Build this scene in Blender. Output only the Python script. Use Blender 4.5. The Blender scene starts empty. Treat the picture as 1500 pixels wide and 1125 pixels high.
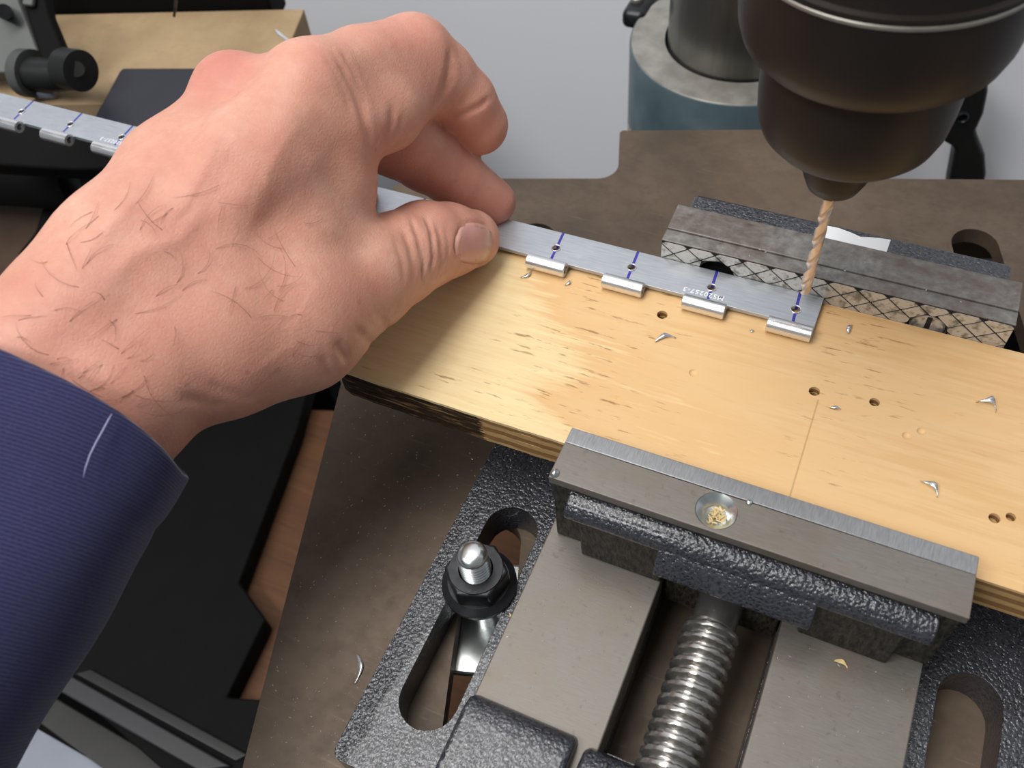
import bpy, bmesh, math, random
import numpy as np
from mathutils import Vector, Matrix
from mathutils.geometry import delaunay_2d_cdt

# ------------------------------------------------------------------ camera
sc = bpy.context.scene
MM = 0.001
CAM_Z = 259.0
camd = bpy.data.cameras.new('camera')
cam = bpy.data.objects.new('camera', camd)
sc.collection.objects.link(cam)
RT = Matrix(((0.91085174, 0.40476571, -0.08070824), (0.28136758, -0.75201984, -0.59606916), (-0.30196256, 0.52022195, -0.79886653)))
rm = Matrix((RT[0], -RT[1], -RT[2])).transposed()
cam.matrix_world = Matrix.Translation((0, 0, CAM_Z * MM)) @ rm.to_4x4()
camd.sensor_width = 36.0
camd.lens = 36.0 * 1327.12 / 1500.0
camd.clip_start = 0.01
camd.clip_end = 20.0
camd.dof.use_dof = True
camd.dof.focus_distance = 0.262
camd.dof.aperture_fstop = 20.0
sc.camera = cam

# ------------------------------------------------------------------ world and lamps
world = bpy.data.worlds.new('world'); sc.world = world
world.use_nodes = True
bg = world.node_tree.nodes['Background']
bg.inputs['Color'].default_value = (0.90, 0.95, 1.0, 1)
bg.inputs['Strength'].default_value = 0.22

def area_light(name, loc, target, sx, sy, power, col):
    ld = bpy.data.lights.new(name, 'AREA')
    ld.shape = 'RECTANGLE'; ld.size = sx; ld.size_y = sy; ld.energy = power; ld.color = col
    o = bpy.data.objects.new(name, ld); sc.collection.objects.link(o)
    o.location = loc
    d = Vector(target) - Vector(loc)
    o.rotation_euler = d.to_track_quat('-Z', 'Y').to_euler()
    return o
area_light('ceiling_tube_light', (-0.32, 0.22, 1.40), (-0.16, 0.20, 0.0), 1.3, 0.45, 16.5, (1.0, 0.97, 0.93))
area_light('ceiling_tube_light', (-0.80, -1.05, 1.90), (-0.05, 0.35, -0.10), 1.3, 0.40, 30.0, (1.0, 0.98, 0.96))

vs = sc.view_settings
vs.view_transform = 'Standard'; vs.look = 'None'; vs.gamma = 1.0; vs.use_curve_mapping = False
vs.exposure = 0.0

# ------------------------------------------------------------------ mesh helpers (all lengths in millimetres)
C = sc.collection
ORG = {}
def empty(name, loc):
    o = bpy.data.objects.new(name, None); C.objects.link(o)
    o.empty_display_size = 0.02
    o.location = Vector(loc) * MM; ORG[o] = Vector(loc)
    return o
def tag(o, label=None, cat=None, group=None, kind=None):
    if label: o['label'] = label
    if cat: o['category'] = cat
    if group: o['group'] = group
    if kind: o['kind'] = kind
    return o
def obj(name, geo, mat, parent=None, smooth=None, bevel=0.0, seg=2, org=None, sub=0):
    v, f = geo
    v = np.asarray(v, dtype=float)
    root = parent
    base = Vector((0, 0, 0))
    if parent is not None:
        base = ORG[parent]
    else:
        if org is None:
            lo, hi = v.min(0), v.max(0)
            org = ((lo[0] + hi[0]) / 2, (lo[1] + hi[1]) / 2, lo[2])
        base = Vector(org)
    me = bpy.data.meshes.new(name)
    vv = (v - np.array(base)) * MM
    me.from_pydata([tuple(p) for p in vv], [], [tuple(int(i) for i in q) for q in f])
    me.validate(); me.update()
    if mat is not None:
        for m in (mat if isinstance(mat, (list, tuple)) else [mat]): me.materials.append(m)
    o = bpy.data.objects.new(name, me); C.objects.link(o)
    ORG[o] = base
    if parent is not None: o.parent = parent
    else: o.location = base * MM
    if bevel > 0:
        b = o.modifiers.new('bevel', 'BEVEL'); b.width = bevel * MM; b.segments = seg
        b.limit_method = 'ANGLE'; b.angle_limit = math.radians(32)
        b.harden_normals = False
    if sub:
        s = o.modifiers.new('sub', 'SUBSURF'); s.levels = sub; s.render_levels = sub
    if smooth is None: smooth = bevel > 0 or sub > 0
    if smooth == 'angle':
        me.polygons.foreach_set('use_smooth', [True] * len(me.polygons))
        bm = bmesh.new(); bm.from_mesh(me)
        for e in bm.edges:
            if len(e.link_faces) == 2 and e.calc_face_angle() > math.radians(35): e.smooth = False
        bm.to_mesh(me); bm.free()
    elif smooth:
        me.polygons.foreach_set('use_smooth', [True] * len(me.polygons))
        if bevel > 0 and not sub:
            w = o.modifiers.new('wn', 'WEIGHTED_NORMAL'); w.keep_sharp = True; w.weight = 80
    return o
def join(*gs):
    V, Fc = [], []
    for v, f in gs:
        n = len(V); V.extend([tuple(p) for p in v]); Fc.extend([tuple(i + n for i in q) for q in f])
    return V, Fc
def box(x0, x1, y0, y1, z0, z1):
    v = [(x0, y0, z0), (x1, y0, z0), (x1, y1, z0), (x0, y1, z0), (x0, y0, z1), (x1, y0, z1), (x1, y1, z1), (x0, y1, z1)]
    return v, [(0, 3, 2, 1), (4, 5, 6, 7), (0, 1, 5, 4), (1, 2, 6, 5), (2, 3, 7, 6), (3, 0, 4, 7)]
def xf(g, fn): return [fn(*p) for p in g[0]], g[1]
def pip(x, y, poly):
    c = False; n = len(poly)
    for i in range(n):
        x1, y1 = poly[i]; x2, y2 = poly[i - 1]
        if (y1 > y) != (y2 > y) and x < (x2 - x1) * (y - y1) / (y2 - y1) + x1: c = not c
    return c
def area2(p): return sum(p[i - 1][0] * p[i][1] - p[i][0] * p[i - 1][1] for i in range(len(p)))
def prism(outline, holes, z0, z1):
    """flat plate with through holes"""
    if area2(outline) < 0: outline = outline[::-1]
    loops = [list(outline)] + [list(h) if area2(h) < 0 else list(h)[::-1] for h in holes]
    pts, edges = [], []
    for lp in loops:
        n = len(pts)
        pts += [Vector((p[0], p[1])) for p in lp]
        edges += [(n + i, n + (i + 1) % len(lp)) for i in range(len(lp))]
    r = delaunay_2d_cdt(pts, edges, [], 0, 1e-6)
    P, T = r[0], r[2]
    tri = []
    for t in T:
        cx = sum(P[i].x for i in t) / len(t); cy = sum(P[i].y for i in t) / len(t)
        if pip(cx, cy, loops[0]) and not any(pip(cx, cy, h) for h in loops[1:]):
            t = list(t)
            if area2([P[i] for i in t]) < 0: t.reverse()
            tri.append(t)
    n = len(P)
    V = [(p.x, p.y, z0) for p in P] + [(p.x, p.y, z1) for p in P]
    Fc = [tuple(reversed(t)) for t in tri] + [tuple(i + n for i in t) for t in tri]
    m = len(V)
    for lp in loops:
        k = len(V); L = len(lp)
        # share positions by lookup
        idx = []
        for p in lp:
            best = min(range(n), key=lambda i: (P[i].x - p[0]) ** 2 + (P[i].y - p[1]) ** 2)
            idx.append(best)
        for i in range(L):
            a, b = idx[i], idx[(i + 1) % L]
            Fc.append((a, b, b + n, a + n))
    return V, Fc
def circle(cx, cy, r, n=24): return [(cx + r * math.cos(2 * math.pi * i / n), cy + r * math.sin(2 * math.pi * i / n)) for i in range(n)]
def stadium(cx, y0, y1, r, n=10):
    p = [(cx + r * math.cos(a), y1 - r + r * math.sin(a)) for a in [math.pi * i / n for i in range(n + 1)]]
    p += [(cx + r * math.cos(a), y0 + r + r * math.sin(a)) for a in [math.pi + math.pi * i / n for i in range(n + 1)]]
    return p
def rrect(x0, x1, y0, y1, r, n=5):
    p = []
    for cx, cy, a0 in ((x1 - r, y1 - r, 0), (x0 + r, y1 - r, 90), (x0 + r, y0 + r, 180), (x1 - r, y0 + r, 270)):
        p += [(cx + r * math.cos(math.radians(a0 + 90 * i / n)), cy + r * math.sin(math.radians(a0 + 90 * i / n))) for i in range(n + 1)]
    return p
def lathe(prof, n=48, cx=0, cy=0, cap=True):
    V, Fc = [], []
    for r, z in prof:
        for i in range(n):
            a = 2 * math.pi * i / n; V.append((cx + r * math.cos(a), cy + r * math.sin(a), z))
    for k in range(len(prof) - 1):
        for i in range(n):
            j = (i + 1) % n
            Fc.append((k * n + i, k * n + j, (k + 1) * n + j, (k + 1) * n + i))
    if cap:
        Fc.append(tuple(reversed(range(n)))); Fc.append(tuple((len(prof) - 1) * n + i for i in range(n)))
    return V, Fc
def frame(d):
    d = Vector(d).normalized()
    a = Vector((0, 0, 1)) if abs(d.z) < 0.9 else Vector((1, 0, 0))
    s = d.cross(a).normalized(); return s, d.cross(s).normalized(), d
def tube(path, r, n=12, cap=True, flat=1.0):
    P = [Vector(p) for p in path]
    rr = r if isinstance(r, (list, tuple)) else [r] * len(P)
    V, Fc = [], []; s0 = None
    for k, p in enumerate(P):
        d = (P[min(k + 1, len(P) - 1)] - P[max(k - 1, 0)])
        s, t, d = frame(d)
        if s0 is not None:
            s = (s0 - d * s0.dot(d)).normalized(); t = d.cross(s)
        s0 = s
        for i in range(n):
            a = 2 * math.pi * i / n
            V.append(tuple(p + s * (rr[k] * math.cos(a)) + t * (rr[k] * flat * math.sin(a))))
    for k in range(len(P) - 1):
        for i in range(n):
            j = (i + 1) % n
            Fc.append((k * n + i, k * n + j, (k + 1) * n + j, (k + 1) * n + i))
    if cap:
        Fc.append(tuple(reversed(range(n)))); Fc.append(tuple((len(P) - 1) * n + i for i in range(n)))
    return V, Fc
def extrude_x(prof, x0, x1):
    """profile of (y, z) points, counter-clockwise seen from +x, swept along x"""
    n = len(prof)
    if area2(prof) < 0: prof = prof[::-1]
    V = [(x0, y, z) for y, z in prof] + [(x1, y, z) for y, z in prof]
    Fc = [(i, i + n, (i + 1) % n + n, (i + 1) % n) for i in range(n)]
    Fc = [tuple(reversed(q)) for q in Fc]
    Fc += [tuple(reversed(range(n))), tuple(range(n, 2 * n))]
    return V, Fc
TA = math.radians(18.5)
def uv(u, v, z=0): return (u * math.cos(TA) - v * math.sin(TA), u * math.sin(TA) + v * math.cos(TA), z)
def uvg(g): return [uv(*p) for p in g[0]], g[1]

# ------------------------------------------------------------------ materials
def newmat(name):
    m = bpy.data.materials.new(name); m.use_nodes = True
    nt = m.node_tree; b = nt.nodes['Principled BSDF']
    return m, nt, b
def nd(nt, t, **k):
    n = nt.nodes.new(t)
    for a, v in k.items(): setattr(n, a, v)
    return n
def coords(nt, scale=(1, 1, 1), rot=(0, 0, 0), loc=(0, 0, 0)):
    tc = nd(nt, 'ShaderNodeTexCoord'); mp = nd(nt, 'ShaderNodeMapping')
    nt.links.new(tc.outputs['Object'], mp.inputs['Vector'])
    mp.inputs['Scale'].default_value = scale; mp.inputs['Rotation'].default_value = rot; mp.inputs['Location'].default_value = loc
    return mp.outputs['Vector']
def noise(nt, vec, scale, detail=4, rough=0.55, dist=0.0):
    n = nd(nt, 'ShaderNodeTexNoise'); nt.links.new(vec, n.inputs['Vector'])
    n.inputs['Scale'].default_value = scale; n.inputs['Detail'].default_value = detail
    n.inputs['Roughness'].default_value = rough; n.inputs['Distortion'].default_value = dist
    return n.outputs['Fac']
def voro(nt, vec, scale, feature='F1', out='Distance', rnd=1.0):
    n = nd(nt, 'ShaderNodeTexVoronoi'); n.feature = feature
    nt.links.new(vec, n.inputs['Vector']); n.inputs['Scale'].default_value = scale; n.inputs['Randomness'].default_value = rnd
    return n.outputs[out]
def ramp(nt, fac, stops, interp='LINEAR'):
    n = nd(nt, 'ShaderNodeValToRGB'); nt.links.new(fac, n.inputs['Fac'])
    cr = n.color_ramp; cr.interpolation = interp
    while len(cr.elements) > 1: cr.elements.remove(cr.elements[-1])
    cr.elements[0].position = stops[0][0]
    def c4(c): return (c, c, c, 1) if not isinstance(c, (tuple, list)) else (*c, 1)
    cr.elements[0].color = c4(stops[0][1])
    for p, c in stops[1:]:
        e = cr.elements.new(p); e.color = c4(c)
    return n.outputs['Color']
def mix(nt, fac, a, b, mode='MIX'):
    n = nd(nt, 'ShaderNodeMix'); n.data_type = 'RGBA'; n.blend_type = mode
    def put(i, v):
        if isinstance(v, (int, float)): n.inputs[i].default_value = v if i == 0 else (v, v, v, 1)
        elif isinstance(v, (tuple, list)): n.inputs[i].default_value = (*v, 1)
        else: nt.links.new(v, n.inputs[i])
    put(0, fac); put(6, a); put(7, b)
    return n.outputs[2]
def math_(nt, op, a, b=None, c=None):
    n = nd(nt, 'ShaderNodeMath'); n.operation = op
    for i, v in enumerate((a, b, c)):
        if v is None: continue
        if isinstance(v, (int, float)): n.inputs[i].default_value = v
        else: nt.links.new(v, n.inputs[i])
    return n.outputs[0]
def bump(nt, b, h, strength, dist, prev=None):
    n = nd(nt, 'ShaderNodeBump'); nt.links.new(h, n.inputs['Height'])
    n.inputs['Strength'].default_value = strength; n.inputs['Distance'].default_value = dist
    if prev is not None: nt.links.new(prev, n.inputs['Normal'])
    nt.links.new(n.outputs['Normal'], b.inputs['Normal'])
    return n.outputs['Normal']
def setp(nt, b, **k):
    names = {'col': 'Base Color', 'metal': 'Metallic', 'rough': 'Roughness', 'spec': 'Specular IOR Level', 'coat': 'Coat Weight', 'sheen': 'Sheen Weight', 'sss': 'Subsurface Weight', 'aniso': 'Anisotropic'}
    for a, v in k.items():
        i = b.inputs[names[a]]
        if isinstance(v, (int, float)): i.default_value = v
        elif isinstance(v, (tuple, list)): i.default_value = (*v, 1)
        else: nt.links.new(v, i)
def s2l(r, g, b):
    return tuple(((c / 255) / 12.92 if c / 255 <= 0.04045 else ((c / 255 + 0.055) / 1.055) ** 2.4) for c in (r, g, b))
def plain(name, col, rough=0.5, metal=0.0, var=0.25, sc_=60, bmp=0.0, spec=0.5):
    m, nt, b = newmat(name)
    v = coords(nt)
    f = noise(nt, v, sc_, 5)
    c = ramp(nt, f, [(0.25, tuple(x * (1 - var) for x in col)), (0.75, tuple(min(1, x * (1 + var)) for x in col))])
    setp(nt, b, col=c, rough=rough, metal=metal, spec=spec)
    if bmp: bump(nt, b, noise(nt, v, sc_ * 12, 3), bmp, 0.0004)
    return m
M = {}
def build_mats():
    # hammered black paint
    m, nt, b = newmat('hammered_paint'); v = coords(nt)
    n1 = noise(nt, v, 1500, 2, 0.5, 0.3); n0 = noise(nt, v, 90, 3)
    vo = voro(nt, v, 1150, 'SMOOTH_F1')
    h = math_(nt, 'ADD', math_(nt, 'MULTIPLY', vo, 1.0), math_(nt, 'MULTIPLY', n1, 0.8))
    c = ramp(nt, h, [(0.35, s2l(26, 27, 31)), (0.62, s2l(42, 44, 50)), (0.9, s2l(62, 64, 72))])
    c = mix(nt, ramp(nt, n0, [(0.35, 0.2), (0.7, 0.0)]), c, s2l(24, 24, 27))
    setp(nt, b, col=c, rough=0.22, metal=0.2, spec=0.9, coat=0.3)
    bump(nt, b, h, 1.0, 0.00036); M['hammer'] = m
    # rough as-cast black
    m, nt, b = newmat('rough_cast'); v = coords(nt, (1, 1, 0.35), (0, 0.5, 0))
    n1 = noise(nt, v, 900, 3, 0.6)
    setp(nt, b, col=ramp(nt, n1, [(0.35, s2l(14, 13, 11)), (0.7, s2l(66, 61, 53))]), rough=0.55, spec=0.4)
    bump(nt, b, n1, 0.9, 0.0006); M['cast'] = m
    # ground steel
    m, nt, b = newmat('ground_steel'); v = coords(nt)
    g = noise(nt, coords(nt, (25, 500, 60), (0, 0, 0.35)), 8, 4, 0.7)
    st = noise(nt, v, 55, 6, 0.65); st2 = noise(nt, coords(nt, loc=(3, 1, 2)), 28, 5, 0.6)
    sp = noise(nt, coords(nt, loc=(.5, 0, 0)), 420, 4, 0.7)
    c = ramp(nt, g, [(0.2, s2l(104, 100, 94)), (0.8, s2l(132, 127, 120))])
    c = mix(nt, ramp(nt, st, [(0.50, 0.0), (0.68, 0.55)]), c, s2l(120, 108, 95))
    c = mix(nt, ramp(nt, st2, [(0.56, 0.0), (0.74, 0.5)]), c, s2l(108, 90, 76))
    c = mix(nt, ramp(nt, sp, [(0.60, 0.0), (0.72, 0.35)]), c, s2l(66, 62, 58))
    setp(nt, b, col=c, metal=0.4, rough=ramp(nt, g, [(0.2, 0.38), (0.8, 0.52)]))
    bump(nt, b, g, 0.10, 0.0002); M['steel'] = m
    m, nt, b = newmat('milled_steel'); g = noise(nt, coords(nt, (500, 40, 60), (0, 0, 0.7)), 8, 4, 0.7)
    setp(nt, b, col=ramp(nt, g, [(0.25, s2l(116, 117, 119)), (0.75, s2l(158, 160, 163))]), metal=0.4, rough=0.36); bump(nt, b, g, 0.15, 0.0002); M['milled'] = m
    # rusty jaw top
    m, nt, b = newmat('rust_steel'); v = coords(nt)
    st = noise(nt, coords(nt, (0.6, 1.5, 1)), 45, 7, 0.7); sp = noise(nt, v, 300, 5, 0.7)
    c = ramp(nt, sp, [(0.3, s2l(98, 96, 93)), (0.7, s2l(150, 148, 144))])
    c = mix(nt, ramp(nt, st, [(0.44, 0.0), (0.62, 0.8)]), c, s2l(98, 82, 73))
    c = mix(nt, ramp(nt, noise(nt, coords(nt, loc=(2, 5, 1)), 130, 5, .7), [(0.6, 0.0), (0.75, 0.7)]), c, s2l(78, 58, 50))
    setp(nt, b, col=c, metal=0.4, rough=ramp(nt, sp, [(0.3, 0.40), (0.7, 0.60)]))
    bump(nt, b, sp, 0.12, 0.0002); M['rust'] = m
    # checkered jaw face
    m, nt, b = newmat('jaw_face'); v = coords(nt)
    n1 = noise(nt, v, 330, 4, 0.6)
    setp(nt, b, col=ramp(nt, n1, [(0.35, s2l(126, 122, 114)), (0.50, s2l(196, 193, 186)), (0.62, s2l(190, 186, 178)), (0.72, s2l(120, 114, 102))]), metal=0.35, rough=0.38); M['jawface'] = m
    M['groove'] = plain('jaw_groove', s2l(22, 20, 18), 0.8, 0.0, 0.2)
    # drill table iron
    m, nt, b = newmat('table_iron'); v = coords(nt)
    n0 = noise(nt, v, 14, 6, 0.65); n1 = noise(nt, v, 160, 5, 0.7)
    scr = noise(nt, coords(nt, (60, 900, 1), (0, 0, 0.9)), 1.0, 3, 0.6)
    c = ramp(nt, n0, [(0.3, s2l(76, 67, 58)), (0.55, s2l(102, 87, 73)), (0.75, s2l(116, 101, 87))])
    c = mix(nt, ramp(nt, n1, [(0.45, 0.0), (0.75, 0.45)]), c, s2l(74, 62, 54))
    c = mix(nt, ramp(nt, scr, [(0.62, 0.0), (0.72, 0.18)]), c, s2l(150, 142, 130))
    setp(nt, b, col=c, metal=0.25, rough=ramp(nt, n1, [(0.3, 0.48), (0.7, 0.64)]), spec=0.4)
    bump(nt, b, n1, 0.08, 0.0002); M['table'] = m
    # plywood face
    m, nt, b = newmat('plywood_face')
    grain = noise(nt, coords(nt, (9, 130, 60), (0, 0, -0.06)), 5, 5, 0.6, 0.25)
    fine = noise(nt, coords(nt, (30, 900, 60), (0, 0, -0.06)), 3, 3, 0.6)
    zone = noise(nt, coords(nt, (7.5, 26, 10), (0, 0, 0.18), (0.33, 0.12, 0)), 1.5, 3, 0.5, 0.4)
    tc0 = nd(nt, 'ShaderNodeTexCoord'); s0 = nd(nt, 'ShaderNodeSeparateXYZ'); nt.links.new(tc0.outputs['Object'], s0.inputs[0])
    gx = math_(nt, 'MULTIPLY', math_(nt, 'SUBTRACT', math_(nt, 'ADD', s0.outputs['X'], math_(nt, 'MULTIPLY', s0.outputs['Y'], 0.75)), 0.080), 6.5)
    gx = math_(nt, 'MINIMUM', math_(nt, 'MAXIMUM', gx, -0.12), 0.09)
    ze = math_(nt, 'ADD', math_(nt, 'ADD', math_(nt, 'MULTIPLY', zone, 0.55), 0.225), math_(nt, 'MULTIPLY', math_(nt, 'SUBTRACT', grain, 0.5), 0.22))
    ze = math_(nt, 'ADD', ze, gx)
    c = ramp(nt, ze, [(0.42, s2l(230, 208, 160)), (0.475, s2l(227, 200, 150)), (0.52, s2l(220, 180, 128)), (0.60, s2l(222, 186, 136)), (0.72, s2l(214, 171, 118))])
    c = mix(nt, ramp(nt, grain, [(0.40, 0.0), (0.62, 0.22)]), c, s2l(208, 164, 112))
    c = mix(nt, ramp(nt, fine, [(0.60, 0.0), (0.75, 0.22)]), c, s2l(186, 138, 84))
    br = noise(nt, coords(nt, (45, 330, 40), (0, 0, -0.03), (0.9, 0.4, 0)), 2.2, 4, 0.6)
    brm = noise(nt, coords(nt, (1, 1, 1), (0, 0, 0), (0.21, 0.6, 0)), 26, 2)
    bf = math_(nt, 'MULTIPLY', ramp(nt, br, [(0.60, 0.0), (0.67, 0.7)]), ramp(nt, brm, [(0.50, 0.0), (0.58, 1.0)]))
    c = mix(nt, bf, c, s2l(142, 94, 50))
    # pencil line drawn across the board
    tc = nd(nt, 'ShaderNodeTexCoord'); sx = nd(nt, 'ShaderNodeSeparateXYZ'); nt.links.new(tc.outputs['Object'], sx.inputs[0])
    PX, PY = sx.outputs['X'], sx.outputs['Y']
    ln = math_(nt, 'ABSOLUTE', math_(nt, 'SUBTRACT', PX, math_(nt, 'ADD', 0.13488, math_(nt, 'MULTIPLY', PY, -0.0039))))
    lm = math_(nt, 'MULTIPLY', math_(nt, 'LESS_THAN', ln, 0.00022), math_(nt, 'LESS_THAN', PY, 0.0385))
    c = mix(nt, math_(nt, 'MULTIPLY', lm, 0.35), c, s2l(120, 84, 48))
    setp(nt, b, col=c, rough=0.5, spec=0.35)
    bump(nt, b, fine, 0.12, 0.0003); M['plyface'] = m
    # plywood edge plies with a scorched stretch near the left end
    for nm, base, dark in (('ply_light', s2l(196, 160, 108), 1.0), ('ply_dark', s2l(150, 112, 70), 1.0)):
        m, nt, b = newmat(nm)
        g = noise(nt, coords(nt, (16, 40, 420)), 6, 4, 0.7)
        c = mix(nt, ramp(nt, g, [(0.40, 0.0), (0.75, 0.7)]), base, tuple(x * 0.35 for x in base))
        tc = nd(nt, 'ShaderNodeTexCoord'); sx = nd(nt, 'ShaderNodeSeparateXYZ'); nt.links.new(tc.outputs['Object'], sx.inputs[0])
        bn = noise(nt, coords(nt, (60, 60, 300)), 3, 4, 0.7)
        e = math_(nt, 'SUBTRACT', sx.outputs['X'], math_(nt, 'MULTIPLY', math_(nt, 'SUBTRACT', bn, 0.5), 0.012))
        scm = math_(nt, 'MULTIPLY', math_(nt, 'LESS_THAN', e, 0.049), math_(nt, 'LESS_THAN', sx.outputs['Y'], 0.004))
        scm = math_(nt, 'MULTIPLY', scm, ramp(nt, noise(nt, coords(nt, (14, 40, 160), (0, 0, 0), (.4, 0, .3)), 5, 5, 0.65), [(0.34, 0.15), (0.48, 0.96)]))
        c = mix(nt, scm, c, s2l(38, 24, 16))
        setp(nt, b, col=c, rough=0.75, spec=0.25); bump(nt, b, g, 0.4, 0.0005)
        M[nm] = m
    # brushed aluminium leaf with blue layout lines every inch
    m, nt, b = newmat('aluminium_leaf')
    g = noise(nt, coords(nt, (30, 900, 90)), 4, 4, 0.65)
    g2 = noise(nt, coords(nt), 70, 4)
    c = ramp(nt, g, [(0.25, s2l(165, 170, 178)), (0.75, s2l(198, 203, 210))])
    c = mix(nt, ramp(nt, g2, [(0.55, 0.0), (0.75, 0.25)]), c, s2l(226, 230, 234))
    tc = nd(nt, 'ShaderNodeTexCoord'); sx = nd(nt, 'ShaderNodeSeparateXYZ'); nt.links.new(tc.outputs['Object'], sx.inputs[0])
    q = math_(nt, 'ADD', sx.outputs['X'], math_(nt, 'MULTIPLY', sx.outputs['Y'], 0.06))
    q = math_(nt, 'SUBTRACT', math_(nt, 'FRACT', math_(nt, 'ADD', math_(nt, 'MULTIPLY', q, 1 / 0.0254), 100.5)), 0.5)
    lm = math_(nt, 'LESS_THAN', math_(nt, 'ABSOLUTE', q), 0.0175)
    lm = math_(nt, 'MULTIPLY', lm, ramp(nt, g, [(0.3, 0.7), (0.5, 1.0)]))
    c = mix(nt, lm, c, s2l(44, 40, 150))
    setp(nt, b, col=c, metal=math_(nt, 'SUBTRACT', 0.72, math_(nt, 'MULTIPLY', lm, 0.6)), rough=0.42)
    bump(nt, b, g, 0.06, 0.0002); M['leaf'] = m
    m, nt, b = newmat('aluminium_bright'); g = noise(nt, coords(nt, (30, 700, 700)), 4, 3)
    setp(nt, b, col=(0.82, 0.83, 0.85), metal=0.9, rough=ramp(nt, g, [(0.3, 0.22), (0.7, 0.36)])); M['alu'] = m
    # chuck
    m, nt, b = newmat('chuck_black'); g = noise(nt, coords(nt, (1, 1, 900)), 2.0, 3); g2 = noise(nt, coords(nt), 40, 4)
    c = ramp(nt, g2, [(0.3, s2l(36, 31, 29)), (0.7, s2l(48, 41, 37))])
    setp(nt, b, col=c, metal=0.3, rough=0.46, spec=0.35); bump(nt, b, g, 0.08, 0.0002); M['chuck'] = m
    m, nt, b = newmat('drill_bit_steel'); g = noise(nt, coords(nt), 300, 3)
    setp(nt, b, col=ramp(nt, g, [(0.3, s2l(206, 182, 160)), (0.7, s2l(228, 214, 200))]), metal=0.6, rough=0.32); M['bit'] = m
    m, nt, b = newmat('bare_steel'); g = noise(nt, coords(nt), 120, 4); g2 = noise(nt, coords(nt, (1, 1, 40)), 20, 4)
    c = mix(nt, ramp(nt, g2, [(0.45, 0.0), (0.7, 0.5)]), ramp(nt, g, [(0.3, s2l(146, 144, 137)), (0.7, s2l(176, 174, 167))]), s2l(110, 104, 94))
    setp(nt, b, col=c, metal=0.45, rough=0.40); M['bare'] = m
    m, nt, b = newmat('column_steel'); g = noise(nt, coords(nt, (3, 3, 0.25)), 26, 5); 
    setp(nt, b, col=ramp(nt, g, [(0.3, s2l(92, 90, 85)), (0.7, s2l(132, 130, 126))]), metal=0.8, rough=0.30); M['column'] = m
    m, nt, b = newmat('zinc'); g = noise(nt, coords(nt), 260, 3)
    setp(nt, b, col=ramp(nt, g, [(0.3, s2l(190, 196, 198)), (0.7, s2l(218, 222, 220))]), metal=0.95, rough=0.24); M['zinc'] = m
    m, nt, b = newmat('screw_steel'); g = noise(nt, coords(nt), 180, 4)
    c = mix(nt, ramp(nt, g, [(0.52, 0.0), (0.72, 0.4)]), s2l(176, 174, 170), s2l(130, 108, 84))
    setp(nt, b, col=c, metal=0.9, rough=0.26); M['screw'] = m
    m, nt, b = newmat('black_oxide'); g = noise(nt, coords(nt), 300, 3)
    setp(nt, b, col=ramp(nt, g, [(0.3, s2l(26, 27, 30)), (0.7, s2l(48, 50, 54))]), metal=0.4, rough=0.36); M['oxide'] = m
    # blue collar paint, worn through near its foot
    m, nt, b = newmat('teal_paint'); v = coords(nt)
    n0 = noise(nt, v, 40, 5); n1 = noise(nt, coords(nt, (1, 1, 2.6)), 34, 6, 0.7)
    tc = nd(nt, 'ShaderNodeTexCoord'); sx = nd(nt, 'ShaderNodeSeparateXYZ'); nt.links.new(tc.outputs['Object'], sx.inputs[0])
    c = ramp(nt, n0, [(0.3, s2l(66, 84, 92)), (0.7, s2l(88, 106, 113))])
    wr = math_(nt, 'ADD', math_(nt, 'MULTIPLY', math_(nt, 'SUBTRACT', 0.0635, sx.outputs['Z']), 60.0), math_(nt, 'MULTIPLY', math_(nt, 'ADD', sx.outputs['X'], 0.005), 26.0))
    wf = ramp(nt, math_(nt, 'ADD', wr, n1), [(0.66, 0.0), (0.72, 1.0)])
    c = mix(nt, wf, c, mix(nt, ramp(nt, noise(nt, v, 160, 4), [(0.5, 0.0), (0.62, 1.0)]), s2l(160, 160, 154), s2l(120, 92, 70)))
    setp(nt, b, col=c, rough=0.36, spec=0.5); M['teal'] = m
    # wall
    m, nt, b = newmat('wall_paint'); n0 = noise(nt, coords(nt), 3, 3)
    setp(nt, b, col=ramp(nt, n0, [(0.3, s2l(236, 239, 246)), (0.7, s2l(241, 243, 249))]), rough=0.6, spec=0.3)
    bump(nt, b, noise(nt, coords(nt), 260, 2), 0.05, 0.0005); M['wall'] = m
    # tan fibreboard
    m, nt, b = newmat('fibreboard'); n0 = noise(nt, coords(nt), 22, 6, 0.65); n1 = noise(nt, coords(nt), 320, 4, .7)
    c = ramp(nt, n0, [(0.3, s2l(150, 128, 98)), (0.7, s2l(178, 154, 120))])
    c = mix(nt, ramp(nt, n1, [(0.58, 0.0), (0.72, 0.4)]), c, s2l(130, 102, 68))
    setp(nt, b, col=c, rough=0.7, spec=0.25); M['board'] = m
    m, nt, b = newmat('bench_wood'); g = noise(nt, coords(nt, (4, 60, 10), (0, 0, 0.3)), 5, 5, 0.6)
    setp(nt, b, col=ramp(nt, g, [(0.3, s2l(78, 50, 30)), (0.7, s2l(98, 64, 38))]), rough=0.6, spec=0.3); M['bench'] = m
    M['blackplastic'] = plain('black_plastic', s2l(17, 17, 17), 0.5, 0.0, 0.25, 80, 0.05)
    M['deepblack'] = plain('deep_black', s2l(9, 9, 9), 0.75, 0.0, 0.2, 60, 0.0, 0.15)
    M['blackgloss'] = plain('black_handle', s2l(26, 27, 27), 0.42, 0.1, 0.2, 80)
    M['navyplate'] = plain('navy_plate', s2l(34, 34, 44), 0.45, 0.0, 0.12, 60)
    M['greypaint'] = plain('grey_machine_paint', s2l(74, 78, 76), 0.5, 0.1, 0.22, 40, 0.05)
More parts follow.
